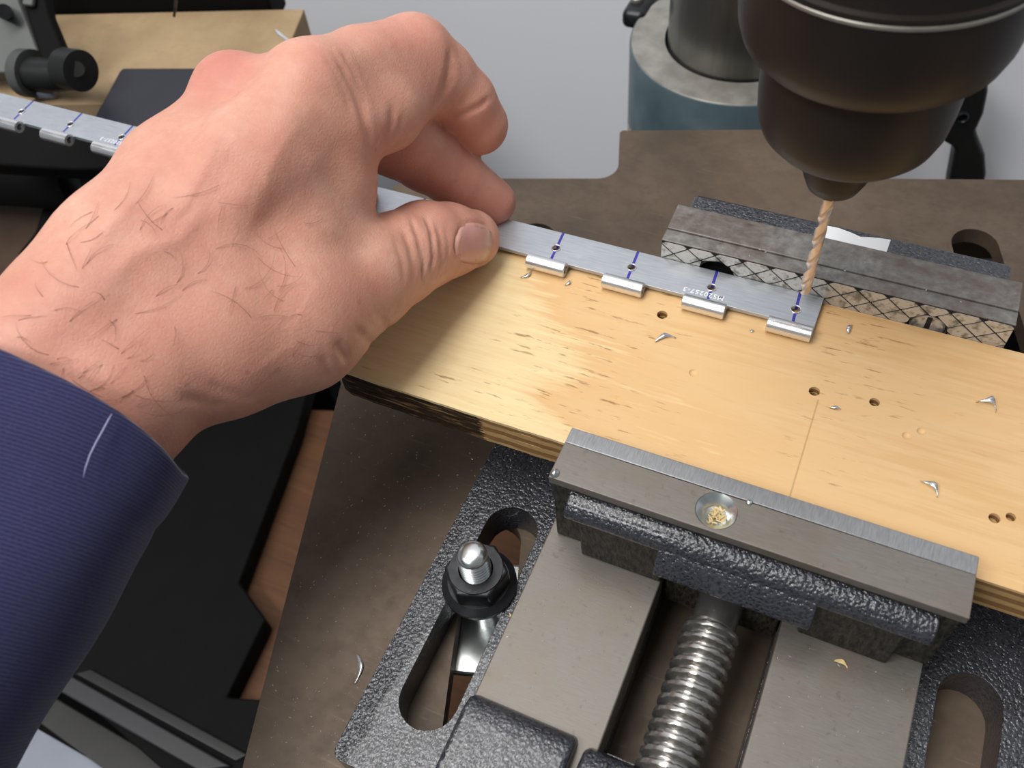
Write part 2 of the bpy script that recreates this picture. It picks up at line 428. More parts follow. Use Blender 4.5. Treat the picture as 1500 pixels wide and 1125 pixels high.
    M['greysteel'] = plain('grey_sheet_steel', s2l(140, 146, 158), 0.4, 0.2, 0.08, 40)
    M['greyrib'] = plain('grey_rib', s2l(46, 47, 50), 0.5, 0.0, 0.1, 60)
    M['olive'] = plain('olive_grey_rail', s2l(42, 42, 39), 0.5, 0.0, 0.1, 60)
    M['paper'] = plain('paper', s2l(236, 238, 240), 0.7, 0.0, 0.03, 100)
    M['woodchip'] = plain('wood_chip', s2l(222, 196, 140), 0.7, 0.0, 0.2, 300)
    M['fleck'] = plain('metal_fleck', (0.75, 0.75, 0.74), 0.35, 0.7, 0.15, 300)
    M['darkhole'] = plain('drilled_hole_wood', s2l(120, 82, 46), 0.9, 0.0, 0.3, 400)
    M['ink'] = plain('stamped_letter', s2l(238, 242, 246), 0.35, 0.3, 0.04, 100)
    M['thread'] = plain('lint', s2l(150, 150, 186), 0.9, 0.0, 0.05, 100)
    M['darkwood'] = plain('dark_wood', s2l(70, 52, 38), 0.7, 0.0, 0.3, 40)
    M['hair'] = plain('body_hair', s2l(140, 92, 70), 0.6, 0.0, 0.15, 100)
    # navy rib-weave cloth
    m, nt, b = newmat('navy_cloth')
    w = nd(nt, 'ShaderNodeTexWave'); w.wave_type = 'BANDS'; w.bands_direction = 'X'
    w.inputs['Scale'].default_value = 0.36; w.inputs['Distortion'].default_value = 1.2; w.inputs['Detail'].default_value = 2; w.inputs['Detail Scale'].default_value = 3.0
    uvn = nd(nt, 'ShaderNodeUVMap'); mp = nd(nt, 'ShaderNodeMapping'); nt.links.new(uvn.outputs['UV'], mp.inputs['Vector'])
    mp.inputs['Scale'].default_value = (1, 1, 1); nt.links.new(mp.outputs['Vector'], w.inputs['Vector'])
    n0 = noise(nt, coords(nt), 26, 4); n1 = noise(nt, coords(nt), 1500, 2)
    c = ramp(nt, w.outputs['Fac'], [(0.1, s2l(38, 38, 74)), (0.9, s2l(56, 56, 98))])
    c = mix(nt, ramp(nt, n1, [(0.55, 0.0), (0.75, 0.35)]), c, s2l(76, 76, 114))
    c = mix(nt, ramp(nt, n0, [(0.3, 0.25), (0.7, 0.0)]), c, s2l(32, 32, 60))
    setp(nt, b, col=c, rough=0.85, spec=0.2, sheen=0.25)
    hh = math_(nt, 'ADD', w.outputs['Fac'], math_(nt, 'MULTIPLY', n1, 0.6))
    bump(nt, b, hh, 0.35, 0.0004); M['cloth'] = m
build_mats()

# ------------------------------------------------------------------ setting
def struct(o): o['kind'] = 'structure'; return o
w = struct(obj('wall_back', box(-1500, 1200, 476, 496, -700, 1700), M['wall'])); tag(w, 'plain white painted wall behind the drill press', 'wall')
w = struct(obj('floor', box(-1500, 1200, -1000, 476, -720, -700), M['deepblack'])); tag(w, 'dark workshop floor', 'floor')

# ------------------------------------------------------------------ bench far below the drill table
bench = empty('workbench', uv(110, 225, -700)); tag(bench, 'brown wooden workbench showing below the left edge of the drill table', 'workbench')
obj('worktop', uvg(box(-228, 460, 128, 322, -241, -211)), M['bench'], bench, bevel=2)
for a_, b_ in ((-180, 140), (420, 140), (-180, 290), (420, 290)): obj('leg', uvg(box(a_, a_ + 30, b_, b_ + 25, -700, -241.2)), M['bench'], bench)
case = empty('black_cabinet', (-260, 90, -699)); tag(case, 'dark black cabinet standing beside the brown bench under the sleeve', 'cabinet')
obj('lid', prism([(-296.8, 257.42), (-283.14, 216.92), (-258.71, 117.42), (-233.02, 105.01), (-228.28, 61.89), (-196.95, 72.61), (-196.13, 21.27), (-211.84, 14.6), (-319.2, 35.15), (-459.24, 42.32), (-598.63, 197.0)], [], -210.8, -196), M['deepblack'], case, bevel=1.5)
obj('cabinet_body', uvg(box(-420, -234, 178, 300, -699, -211)), M['deepblack'], case)
obj('rib', prism([(-314.94, 38.61), (-205.36, 34.04), (-218.4, 26.13), (-318.47, 30.1)], [], -196, -192), M['greyrib'], case, bevel=1.0)
obj('rib', prism([(-304.41, 45.71), (-200.68, 42.27), (-205.24, 36.86), (-311.44, 40.05)], [], -196, -194), M['blackgloss'], case, bevel=1.0)
du = empty('steel_drawer_unit', (-300, -20, -700)); tag(du, 'light grey sheet steel unit at the lower left below the sleeve', 'drawer unit')
obj('top_panel', prism([(-385.28, 9.9), (-336.44, 10.94), (-277.06, 9.36), (-264.21, -27.61), (-368.85, -55.26)], [[(-335.29, 7.53), (-331.33, 10.73), (-327.88, 9.07), (-331.57, 5.6)]], -224, -221), M['greysteel'], du, bevel=0.6)
obj('rail', prism([(-336.87, 16.2), (-332.6, 27.89), (-234.28, 23.56), (-268.2, 7.47), (-324.66, 13.5)], [], -222, -216), M['olive'], du, bevel=1.0)
obj('cabinet_body', prism([(-382.41, 7.0), (-337.49, 7.77), (-278.9, 6.03), (-267.44, -28.99), (-368.85, -55.26)], [], -699, -226), M['greysteel'], du)

# ------------------------------------------------------------------ drill press: table, column, collar, lock lever
dp = empty('drill_press', uv(50, 180, -60)); tag(dp, 'drill press with worn brown iron table, steel column and blue collar', 'drill press')
TO = []
def arc(cx, cy, r, a0, a1, n=8): return [(cx + r * math.cos(math.radians(a0 + (a1 - a0) * i / n)), cy + r * math.sin(math.radians(a0 + (a1 - a0) * i / n))) for i in range(n + 1)]
TO = [(-102, 20), (204, 20)] + arc(192, 288, 12, 0, 90) + [(108, 301)] + arc(108, 310, 9, 270, 180)[1:] + arc(97, 331, 2, 0, 90) + arc(-2.5, 331, 2, 90, 180) + arc(-13.5, 310, 9, 0, -90) + arc(-92, 291, 10, 90, 180)
slots = [stadium(-39, 40, 137, 8.5), stadium(-37, 205, 273.5, 8.5), stadium(132, 205, 272, 8.5), stadium(132, 40, 137, 8.5)]
table = obj('table', uvg(prism(TO, slots, -7, 0)), M['table'], dp, bevel=0.8)
obj('added_slot_backing', uvg(box(100, 180, 190, 352, -60, -50)), M['oxide'], dp)  # dark plate added under the rear right slot so its opening looks dark
obj('table_bracket', uvg(box(14, 88, 300, 360, -75, -19)), M['bare'], dp, bevel=4)
ccx, ccy = (-80.0, 403.5)
obj('column', lathe([(35.0, -640), (35.0, 300)], 64, ccx, ccy), M['column'], dp, smooth='angle')
cpro = [(36.2, -4), (53.2, -4), (53.6, -5), (53.6, -90), (36.2, -90)]
g = lathe(cpro + [cpro[0]], 72, ccx, ccy, cap=False)
obj('collar', g, M['teal'], dp, smooth='angle')
rg = lathe([(36.4, -4.2), (36.4, -3.4), (52.4, -3.4), (53.0, -4.2), (36.4, -4.2)], 72, ccx, ccy, cap=False)
obj('collar_ring', rg, M['bare'], dp, smooth='angle')
lug = obj('clamp_lug', join(box(ccx - 62.5, ccx - 50, ccy + 2, ccy + 37, -11, -1)), M['oxide'], dp, bevel=3.5, seg=3)
obj('clamp_bolt', lathe([(3.4, -1.2), (3.4, 0.6), (2.6, 1.2), (0.1, 1.2)], 18, ccx - 58, ccy + 14), M['bare'], lug, smooth='angle')
LV = [(172.49, 402.0, -23.45), (175.63, 402.0, -32.23), (177.65, 402.0, -45.09), (177.14, 402.0, -55.32), (180.46, 402.0, -61.85), (186.72, 402.0, -71.67), (191.51, 402.0, -84.61), (192.24, 402.0, -89.84), (197.78, 402.0, -110.63), (177.4, 402.0, -110.77), (173.68, 402.0, -89.63), (171.8, 402.0, -76.67), (170.39, 402.0, -68.37), (168.26, 402.0, -65.77), (161.78, 402.0, -61.71), (159.95, 402.0, -52.2), (158.74, 402.0, -43.37), (160.11, 402.0, -33.5), (159.42, 402.0, -25.73), (154.74, 402.0, -14.23), (162.99, 402.0, -10.67)]
lv = [(p[0], p[2]) for p in LV]
def vplate(poly, v0, t):
    # poly in (u, z); plate of thickness t behind v0
    pz = prism([(u, z) for u, z in poly], [], 0, t)
    return [uv(a, v0 + c, b) for a, b, c in pz[0]], [tuple(reversed(q)) for q in pz[1]]
lever = obj('lock_lever', vplate(lv, 402, 11), M['blackgloss'], dp, bevel=2.2, seg=3)
su = (167.2, 402.0, -46.36)
pg = lathe([(3.4, 0), (3.4, 1.0), (2.6, 1.6), (2.2, 1.0), (2.2, -1.0), (0.1, -1.0)], 18)
obj('lever_screw', ([uv(su[0] + p[0], 402 - p[2], su[2] + p[1]) for p in pg[0]], pg[1]), M['oxide'], lever, smooth='angle')

# ------------------------------------------------------------------ vise
JX0, JX1 = -54.6, 46.3
vise = empty('drill_press_vise', (-4.5, 125, 0)); tag(vise, 'four inch hammered black vise clamping the plywood on the drill table', 'vise')
sl = [stadium(-70.5, 46, 117, 8.2), stadium(60.2, 46, 115.5, 8.0)]
base = obj('base_plate', prism(rrect(-88, 79, 31, 224, 3), sl + [[(-22.2, 60), (10, 60), (10, 180), (-22.2, 180)]], 0.05, 14), M['hammer'], vise, bevel=1.1, seg=3)
for a, b_ in ((-56.5, -22.4), (10.2, 45.2)):
    obj('rail', box(a, b_, 40, 203, 14, 27), M['steel'], vise, bevel=0.5)
    obj('rail_side', box(a + 0.3, b_ - 0.3, 40.5, 203, 2, 26), M['cast'], vise)
# front bridge humps
hump = extrude_x([(30, 14), (30, 29), (36, 32.5), (52, 32.5), (56, 30.5), (57.4, 27), (57.4, 14)], -56.8, -27.6)
obj('front_bridge', hump, M['hammer'], vise, bevel=1.6, seg=3)
obj('front_bridge', xf(hump, lambda x, y, z: (x + 70, y - 4, z)), M['hammer'], vise, bevel=1.6, seg=3)
nutb = extrude_x([(30, 6), (30, 30), (37, 33), (50, 33), (55, 31), (56.4, 27), (56.4, 6)], -25.4, 13.5)
nb = obj('screw_nut_block', nutb, M['hammer'], vise, bevel=1.6, seg=3)
obj('cast_rib', box(-19.6, -18.4, 36, 53, 33, 34.0), M['oxide'], nb, bevel=0.3)
# moving jaw
mj = obj('moving_jaw', extrude_x([(107, 27.2), (107, 57), (117.2, 57), (117.2, 27.2)], JX0 + 0.4, JX1 - 0.4), M['cast'], vise, bevel=0.6)
obj('ledge', extrude_x([(108.5, 54.8), (106.3, 54.4), (104.2, 53.7), (102.6, 52.5), (101.7, 50.4), (101.8, 48.6), (108.5, 48.6)], -49.3, 41.8), M['hammer'], mj, bevel=0.7, seg=2)
obj('apron', extrude_x([(108, 50.8), (101.8, 50.6), (99.6, 47.8), (97.8, 43.2), (98.4, 42.2), (108, 42.0)], -23.6, 16.0), M['hammer'], mj, bevel=0.7)
for a, b_ in ((-45.5, -22.2), (14.3, 36.6)):
    obj('foot', extrude_x([(108, 27.1), (103.6, 27.1), (102.6, 49.0), (108, 49.4)], a, b_), M['cast'], mj, bevel=0.7)
obj('keeper', box(-21.8, 9.6, 106.2, 117, 12, 40.5), M['cast'], mj, bevel=0.5)
CSX, CSY = -12.6, 112.0
gt = obj('ground_top', prism([(JX0, 106), (JX1, 106), (JX1, 117.25), (JX0, 117.25)], [circle(CSX, CSY, 5.0, 36), circle(-53.2, 107.0, 1.25, 14)][:1], 57, 60), M['steel'], mj, bevel=0.25)
obj('countersink', lathe([(5.0, 59.98), (2.6, 58.0), (2.4, 57.7), (0.05, 57.6)], 36, CSX, CSY, cap=False), M['zinc'], gt, smooth='angle')
obj('jaw_plate', box(JX0, JX1, 117.3, 122.3, 30, 59.9), M['milled'], mj, bevel=0.35)
obj('steel_ball', lathe([(0.05, 58.6), (1.0, 58.9), (1.35, 59.9), (1.0, 60.9), (0.05, 61.2)], 16, -53.4, 107.4), M['zinc'], gt, smooth=True)
obj('punch_mark', lathe([(0.9, 60.02), (0.55, 60.3), (0.05, 60.4)], 12, -5.9, 117.0), M['zinc'], gt, smooth=True)
# fixed jaw
fj = obj('fixed_jaw', join(box(JX0 + 3.4, JX1 - 3.2, 201.7, 220.4, 14, 59.3)), M['hammer'], vise, bevel=1.4, seg=3)
obj('ground_top', box(JX0, JX1, 201.7, 212.9, 58.0, 60.2), M['rust'], fj, bevel=0.4)
HX = [(-36.6, 50.4, 5.5), (25.4, 49.9, 5.3)]
pz = prism([(JX0, 31), (JX1, 31), (JX1, 59.6), (JX0, 59.6)], [circle(a, b_, r, 28) for a, b_, r in HX], 0, 4.9)
jp = obj('jaw_plate', ([(a, 196.75 + c, b_) for a, b_, c in pz[0]], [tuple(reversed(q)) for q in pz[1]]), M['rust'], fj, bevel=0.25)
# checkered grip: diamonds standing proud between sawn grooves
def clip(poly, nx, ny, c):
    out = []
    for i in range(len(poly)):
        p, q = poly[i - 1], poly[i]
        dp_, dq = nx * p[0] + ny * p[1] - c, nx * q[0] + ny * q[1] - c
        if (dp_ <= 0) != (dq <= 0):
            t = dp_ / (dp_ - dq); out.append((p[0] + t * (q[0] - p[0]), p[1] + t * (q[1] - p[1])))
        if dq <= 0: out.append(q)
    return out
pads = []
A1, A2 = math.radians(38), math.radians(-38)
n1 = (math.sin(A1), -math.cos(A1)); n2 = (math.sin(A2), -math.cos(A2))
PT, GW = 5.2, 0.24
for i in range(-24, 24):
    for j in range(-24, 24):
        poly = [(JX0 + 0.2, 31), (JX1 - 0.2, 31), (JX1 - 0.2, 59.0), (JX0 + 0.2, 59.0)]
        for (n_, k) in ((n1, i), (n2, j)):
            off = n_[0] * -4 + n_[1] * 45
            poly = clip(poly, n_[0], n_[1], off + (k + 1) * PT - GW) if poly else poly
            poly = clip(poly, -n_[0], -n_[1], -(off + k * PT + GW)) if poly else poly
        if len(poly) < 3 or abs(area2(poly)) < 1.0: continue
        mx = sum(p[0] for p in poly) / len(poly); mz = sum(p[1] for p in poly) / len(poly)
        if mz < 44: continue
        if any(any((p[0] - a) ** 2 + (p[1] - b_) ** 2 < (r + 0.25) ** 2 for p in poly + [(mx, mz)]) for a, b_, r in HX):
            # trim against the screw recess by pulling points out to its rim
            for a, b_, r in HX:
                if (mx - a) ** 2 + (mz - b_) ** 2 < (r + 6) ** 2:
                    d = math.hypot(mx - a, mz - b_) + 1e-6
                    poly = clip(poly, -(mx - a) / d, -(mz - b_) / d, -((mx - a) / d * a + (mz - b_) / d * b_ + r + 0.25))
            if len(poly) < 3: continue
        if area2(poly) < 0: poly = poly[::-1]
        n = len(poly)
        V_ = [(p[0], 196.75, p[1]) for p in poly] + [(p[0], 196.42, p[1]) for p in poly]
        F_ = [tuple(range(n, 2 * n))] + [(k, (k + 1) % n, (k + 1) % n + n, k + n) for k in range(n)]
        pads.append((V_, F_))
gp = obj('grip_pads', join(*pads), M['jawface'], jp); gp['kind'] = 'stuff'
pf = prism([(JX0 + .1, 44), (JX1 - .1, 44), (JX1 - .1, 59.2), (JX0 + .1, 59.2)], [circle(a, b_, r, 28) for a, b_, r in HX], 0, 0.05)
obj('groove_floor', ([(a, 196.69 + c, b_) for a, b_, c in pf[0]], [tuple(reversed(q)) for q in pf[1]]), M['groove'], jp)
for k, (a, b_, r) in enumerate(HX):
    hd = lathe([(r - 0.4, 0), (r - 0.4, 1.2), (r - 1.0, 1.8), (0.05, 1.9)], 28)
    dy = 199.6 if k == 0 else 197.9
    s_ = obj('jaw_screw', ([(a + p[0], dy - p[2] + 1.2, b_ + p[1]) for p in hd[0]], hd[1]), M['oxide'] if k == 0 else M['jawface'], jp, smooth='angle')
    obj('screw_slot', box(a - 0.7, a + 0.7, dy - 0.85, dy + 0.2, b_ - 0.5, b_ + 4.0), M['groove'], s_) if k else None
PT_ = [(-9.8, 213.1), (-4, 213.1), (2, 213.0), (9.0, 213.2), (9.2, 218.6), (6, 218.2), (3, 217.6), (0.8, 216.9), (-2, 217.8), (-6, 218.6), (-10, 218.5)]
obj('paper_label', prism(PT_, [], 59.4, 59.75), M['paper'], vise)
vise.children[-1]['label'] = 'torn white paper label'
# lead screw
def lead_screw():
    V, Fc = [], []
    L0, L1, n, pitch = 30.0, 101.0, 28, 3.35
    m = int((L1 - L0) / 0.30)
    for k in range(m + 1):
        y = L0 + (L1 - L0) * k / m
        for i in range(n):
            a = 2 * math.pi * i / n
            ph = (y / pitch + i / n) % 1.0
            t = abs(ph - 0.5) * 2
            r = 5.6 + 1.8 * min(1, max(0, (0.72 - t) / 0.34))
            if y > 96.5: r = 5.9
            V.append((-5.9 + r * math.cos(a), y, 27.0 + r * math.sin(a)))
    for k in range(m):
        for i in range(n):
            j = (i + 1) % n; Fc.append((k * n + j, k * n + i, (k + 1) * n + i, (k + 1) * n + j))
    Fc.append(tuple(range(n))); Fc.append(tuple(reversed([m * n + i for i in range(n)])))
    return V, Fc
obj('lead_screw', lead_screw(), M['screw'], vise, smooth='angle')
obj('screw_journal', xf(lathe([(5.9, 0), (5.9, 9)], 32), lambda x, y, z: (-5.9 + x, 99 + z, 27 + y)), M['screw'], vise, smooth='angle')
vise.children[-1].data.flip_normals()

# hold-down bolt in the left slot
BX, BY = -71.8, 89.6
hb = empty('hold_down_bolt', (BX, BY, 14)); tag(hb, 'zinc bolt with black flange nut holding the vise in its left slot', 'bolt')
obj('flange', lathe([(10.0, 14.05), (11.0, 14.3), (11.0, 15.6), (9.0, 17.4), (4.6, 17.4)], 40, BX, BY), M['oxide'], hb, smooth='angle')
hexp = [(BX + 9.3 * math.cos(math.radians(60 * i + 18)), BY + 9.3 * math.sin(math.radians(60 * i + 18))) for i in range(6)]
obj('hex_nut', prism(hexp, [circle(BX, BY, 4.9, 24)], 15.5, 24.4), M['oxide'], hb, bevel=0.9, seg=3)
obj('nut_face', lathe([(5.0, 24.2), (7.7, 24.2), (7.7, 24.9), (5.0, 24.9), (5.0, 24.2)], 32, BX, BY, cap=False), M['oxide'], hb, smooth='angle')
pr = [(4.0, 8)]
z_ = 15.0
while z_ < 32.2:
    pr += [(4.5, z_), (4.5, z_ + 0.2), (3.6, z_ + 0.75), (3.6, z_ + 0.95)]; z_ += 1.5
pr += [(4.3, 33.1), (4.15, 34.0), (3.5, 34.8), (2.2, 35.3), (0.05, 35.4)]
obj('stud', lathe([(4.4, -20)] + pr, 28, BX, BY), M['zinc'], hb, smooth='angle')
obj('table_skirt', uvg(prism(rrect(-99, 201, 23, 297, 8), [rrect(-93, 195, 29, 291, 6)], -36, -7.1)), M['table'], dp, bevel=1.0)
obj('clamp_strap', uvg(box(-52, -26, 89, 125, -11.5, -8)), M['zinc'], hb, bevel=0.8)

# ------------------------------------------------------------------ plywood
PXL, PXR, PY0, PY1 = -132.0, 118.0, 122.4, 196.3
HOLES = [(-47.0, 175.8, 1.6), (1.1, 163.4, 1.55), (16.9, 165.4, 1.4), (50.5, 140.3, 1.4), (54.1, 142.1, 1.2), (-31.8, 158.0, 1.35), (26.7, 157.4, 1.2), (30.0, 160.1, 1.2)]
def edge_out(i):
    # front edge is sawn slightly wavy to the left of the jaw
    pts = [(PXR, PY1), (PXL + 1.5, PY1)]
    rnd = random.Random(i)
    left = [(PXL, PY0 + 6 + 0.3 * i), (PXL + 0.8, PY0 + 1.4)]
    fr = []
    for k in range(1, 26):
        x = PXL + 0.8 + (JX0 - 1 - PXL) * k / 25
        wob = 0.9 * math.sin((x + 132) / 78 * math.pi) if x < JX0 else 0
        fr.append((x, PY0 + 0.35 - 0.55 * wob * 0.6 + rnd.uniform(-0.12, 0.12)))
    fr += [(JX0 + 0.5, PY0 + 0.05), (PXR, PY0 + 0.05)]
    return pts + left + fr
ply = empty('plywood_board', (-7, 159, 38)); tag(ply, 'worn yellow plywood board with drilled holes clamped between the vise jaws', 'plywood')
zs = [38.0, 39.4, 41.6, 43.6, 45.6, 47.6, 49.0, 50.0]
for i in range(7):
    top = i == 6
    hl = [circle(x, y, r, 16) for x, y, r in (HOLES if top else HOLES[:5])] if i >= 5 else [circle(x, y, r * 0.9, 12) for x, y, r in HOLES[:3]]
    nm = 'face_veneer' if top else 'ply'
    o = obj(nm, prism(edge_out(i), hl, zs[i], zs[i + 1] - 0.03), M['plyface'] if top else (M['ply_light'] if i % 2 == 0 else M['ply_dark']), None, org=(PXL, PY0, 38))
    o.parent = ply; o.location = Vector((PXL, PY0, 38)) * MM - Vector((-7, 159, 38)) * MM
    ORG[o] = Vector((PXL, PY0, 38))

veneer = ply.children[-1]
for x, y, r in HOLES[5:]:
    o = obj('dimple', lathe([(r + 0.02, 49.96), (r * 0.8, 49.62), (r * 0.45, 49.40), (0.03, 49.32)], 18, x, y, cap=False), M['plyface'], None, smooth=True, org=(PXL, PY0, 38))
    o.parent = ply; o.location = Vector((PXL, PY0, 38)) * MM - Vector((-7, 159, 38)) * MM

# ------------------------------------------------------------------ hinge leaf
STX1, PITCH, HX0 = -4.0, 25.4, -10.6
NK = 13
XL = HX0 - PITCH * NK - 9
hinge = empty('hinge_leaf', (HX0, 190, 50)); tag(hinge, 'long aluminium piano hinge leaf with blue layout lines held under the fingers', 'hinge')
outline = [(STX1, 196.2), (XL, 196.2), (XL, 183.6)]
for k in range(NK, -1, -1):
    cx = HX0 - PITCH * k
    a, b_ = cx - 6.5, min(cx + 6.5, STX1)
    outline += [(a, 183.6), (a + 0.2, 181.4), (b_ - 0.2, 181.4)] + ([(b_, 183.6)] if k else [(b_, 181.6)])
leaf = obj('leaf', prism(outline, [circle(HX0 - PITCH * k, 188.9, 1.35, 18) for k in range(NK + 1)], 51.0, 52.4), M['leaf'], hinge, bevel=0.12)
kn = None
def ring_x(x0, x1, cy, cz, R_, r_, n=24):
    prof = [(r_, x0), (R_ - .15, x0), (R_, x0 + .15), (R_, x1 - .15), (R_ - .15, x1), (r_, x1), (r_, x0)]
    g = lathe(prof, n, 0, 0, cap=False)
    return [(p[2], cy + p[0], cz + p[1]) for p in g[0]], g[1]
for k in range(NK + 1):
    if kn is None:
        kn = obj('knuckle', ring_x(HX0 - 6.4, HX0 + 6.4, 181.0, 52.45, 2.4, 1.25), M['alu'], hinge, smooth='angle')
        bu = obj('hole_burr', lathe([(1.3, 52.38), (1.75, 52.40), (1.6, 52.75), (1.35, 52.7), (1.3, 52.38)], 18, HX0, 188.9, cap=False), M['alu'], hinge, smooth=True)
    else:
        c = kn.copy(); C.objects.link(c); c.parent = hinge; c.location.x = -PITCH * k * MM
        if k % 2 == 0 or k > 6 or k < 4:
            c = bu.copy(); C.objects.link(c); c.parent = hinge; c.location.x = -PITCH * k * MM; c.scale = (0.94, 0.94, 1)
def lettering(txt, size, x, y, z, rot, mat, parent):
    cu = bpy.data.curves.new('lettering', 'FONT'); cu.body = txt; cu.size = size * MM; cu.extrude = 0.03 * MM; cu.offset = 0.04 * MM
    cu.align_x = 'CENTER'; cu.align_y = 'CENTER'; cu.resolution_u = 3; cu.space_character = 1.12
    t = bpy.data.objects.new('tmp', cu); C.objects.link(t)
    dg = bpy.context.evaluated_depsgraph_get()
    me = bpy.data.meshes.new_from_object(t.evaluated_get(dg)); bpy.data.objects.remove(t)
    o = bpy.data.objects.new('stamped_lettering', me); C.objects.link(o); me.materials.clear(); me.materials.append(mat)
    o.parent = parent
    o.location = (Vector((x, y, z)) - ORG[parent]) * MM; o.rotation_euler = (0, 0, rot)
    return o
for k in (1, 10):
    lettering('MS20257-3', 2.5, HX0 - PITCH * k - 1.6, 186.0, 52.43, math.pi + 0.0, M['ink'], leaf)

# ------------------------------------------------------------------ chuck and bit
DX, DY = -9.5, 190.3
ch = empty('drill_chuck', (DX, DY, 94)); tag(ch, 'large dark brown black drill chuck hanging over the hinge leaf', 'chuck')
def chz(prof, n=72): return lathe([(r, 259 - H) for r, H in prof], n, DX, DY)
obj('outer_sleeve', chz([(22.0, 119.6), (25.6, 119.0), (27.6, 117), (28.8, 113.5), (29.3, 109), (29.4, 98), (29.2, 96.6), (28.0, 96.2), (27.6, 94), (27.6, 40), (12, 38)]), M['chuck'], ch, smooth='angle')
obj('sleeve_band', lathe([(29.42, 259 - 98.6), (29.65, 259 - 98.4), (29.65, 259 - 97.8), (29.42, 259 - 97.6)], 72, DX, DY, cap=False), M['bare'], ch, smooth='angle')
obj('lower_sleeve', chz([(7.0, 144.7), (15.6, 144.4), (18.4, 143.3), (20.4, 141.0), (21.6, 137.5), (22.1, 132.5), (22.3, 126), (22.3, 118.5)]), M['chuck'], ch, smooth='angle')
nose = obj('nose', chz([(3.2, 161.2), (4.8, 160.9), (6.6, 159.4), (8.0, 156.0), (8.5, 151.0), (8.6, 144.0)], 48), M['chuck'], ch, smooth='angle')
for k in range(3):
    a = 2 * math.pi * k / 3 + 0.5
    jb = box(1.3, 4.2, -1.3, 1.3, 259 - 161.9, 259 - 157)
    obj('jaw', xf(jb, lambda x, y, z: (DX + x * math.cos(a) - y * math.sin(a), DY + x * math.sin(a) + y * math.cos(a), z)), M['oxide'], ch, bevel=0.4)
obj('spindle', chz([(11, 39), (11, -60)], 40), M['bare'], ch, smooth='angle')
def drill_bit(z0, z1, r):
    V, Fc = [], []; n = 24; m = 90; lead = 17.0
    for k in range(m + 1):
        z = z0 + (z1 - z0) * k / m
        tp = min(1.0, (z - z0) / 1.1 + 0.03)
        fl = 1.0 if z < z0 + 0.72 * (z1 - z0) else max(0.0, 1 - (z - z0 - 0.72 * (z1 - z0)) / 2.5)
        for i in range(n):
            a = 2 * math.pi * i / n
            c2 = math.cos(2 * a)
            rr = r * (1 - 0.52 * fl * max(0, c2) ** 0.8)
            aa = a + 2 * math.pi * z / lead
            V.append((DX + rr * tp * math.cos(aa), DY + rr * tp * math.sin(aa), z))
    for k in range(m):
        for i in range(n):
            j = (i + 1) % n; Fc.append((k * n + i, k * n + j, (k + 1) * n + j, (k + 1) * n + i))
    Fc.append(tuple(reversed(range(n)))); Fc.append(tuple(m * n + i for i in range(n)))
    return V, Fc
bit = obj('drill_bit', drill_bit(58.2, 104, 1.55), M['bit'], smooth='angle', org=(DX, DY, 58.2))
tag(bit, 'thin copper toned twist drill bit held in the chuck', 'drill bit')

# ------------------------------------------------------------------ background left: board, plate, machine, black tube
fb = empty('fibreboard_shelf', uv(-340, 380, -16)); tag(fb, 'tan fibreboard shelf behind the hand at the upper left', 'shelf')
obj('board', uvg(box(-640, -175, 356, 437, -16, 0)), M['board'], fb, bevel=0.8)
for a_ in (-620, -260): obj('support', uvg(box(a_, a_ + 30, 405, 428, -699, -16.3)), M['deepblack'], fb)
obj('back_ledge', uvg(box(-640, -194, 438, 462, -12, 24)), M['deepblack'], fb, bevel=2)
np_ = obj('dark_plate', prism([(-362.66, 279.89), (-312.16, 295.54), (-305.3, 294.7), (-287.51, 243.57), (-290.16, 239.12), (-343.31, 226.82), (-346.4, 229.49), (-353.34, 249.04), (-363.18, 276.1), (-363.67, 278.37)], [], 0.1, 3.5), M['navyplate'], bevel=0.8)
tag(np_, 'dark navy plate with rounded corner on the tan shelf', 'plate')
nd_ = obj('pin', tube([(-345.68, 314.48, 24.9), (-349.95, 315.52, 18.42), (-352.99, 314.94, 12.94)], 0.7, 8), M['oxide']); tag(nd_, 'thin dark pin standing at the back of the tan shelf', 'pin')
cb = empty('bench_machine', (-396.97, 247.88, 13.43)); tag(cb, 'grey cast machine with a black lever at the upper left', 'machine')
def hull_plate(pts, t):
    """planar outline given as 3d points, thickened away along its normal"""
    P = [Vector(p) for p in pts]; nrm = Vector((0, 0, 0))
    for i in range(1, len(P) - 1): nrm += (P[i] - P[0]).cross(P[i + 1] - P[0])
    nrm.normalize(); n = len(P)
    if nrm.dot(Vector((0, 0, 259)) - P[0]) < 0: P.reverse(); nrm = -nrm
    V = [tuple(p) for p in P] + [tuple(p - nrm * t) for p in P]
    return V, [tuple(range(n)), tuple(reversed(range(n, 2 * n)))] + [((i + 1) % n, i, i + n, (i + 1) % n + n) for i in range(n)]
obj('casting', hull_plate([(-444.45, 281.04, 47.96), (-424.42, 289.94, 46.19), (-392.77, 260.09, 14.79), (-398.41, 254.02, 12.97), (-398.88, 251.44, 11.46), (-428.46, 238.29, 14.08)], 12), M['greypaint'], cb, bevel=3)
obj('casting_bolt', tube([(-408.43, 265.06, 35.21), (-422.35, 274.1, 27.58)], 3.6, 20), M['oxide'], cb)
obj('lever_arm', hull_plate([(-407.98, 278.93, 44.07), (-395.9, 284.3, 43.0), (-388.22, 273.17, 32.85), (-373.42, 259.98, 18.66), (-369.14, 256.06, 14.5), (-379.64, 250.23, 14.67), (-386.29, 254.84, 20.18)], 9), M['deepblack'], cb, bevel=2)
obj('lever_tip', hull_plate([(-400.16, 272.91, 40.95), (-394.76, 275.31, 40.47), (-393.79, 270.83, 37.19), (-399.07, 269.06, 38.03)], 3), M['greypaint'], cb, bevel=1)
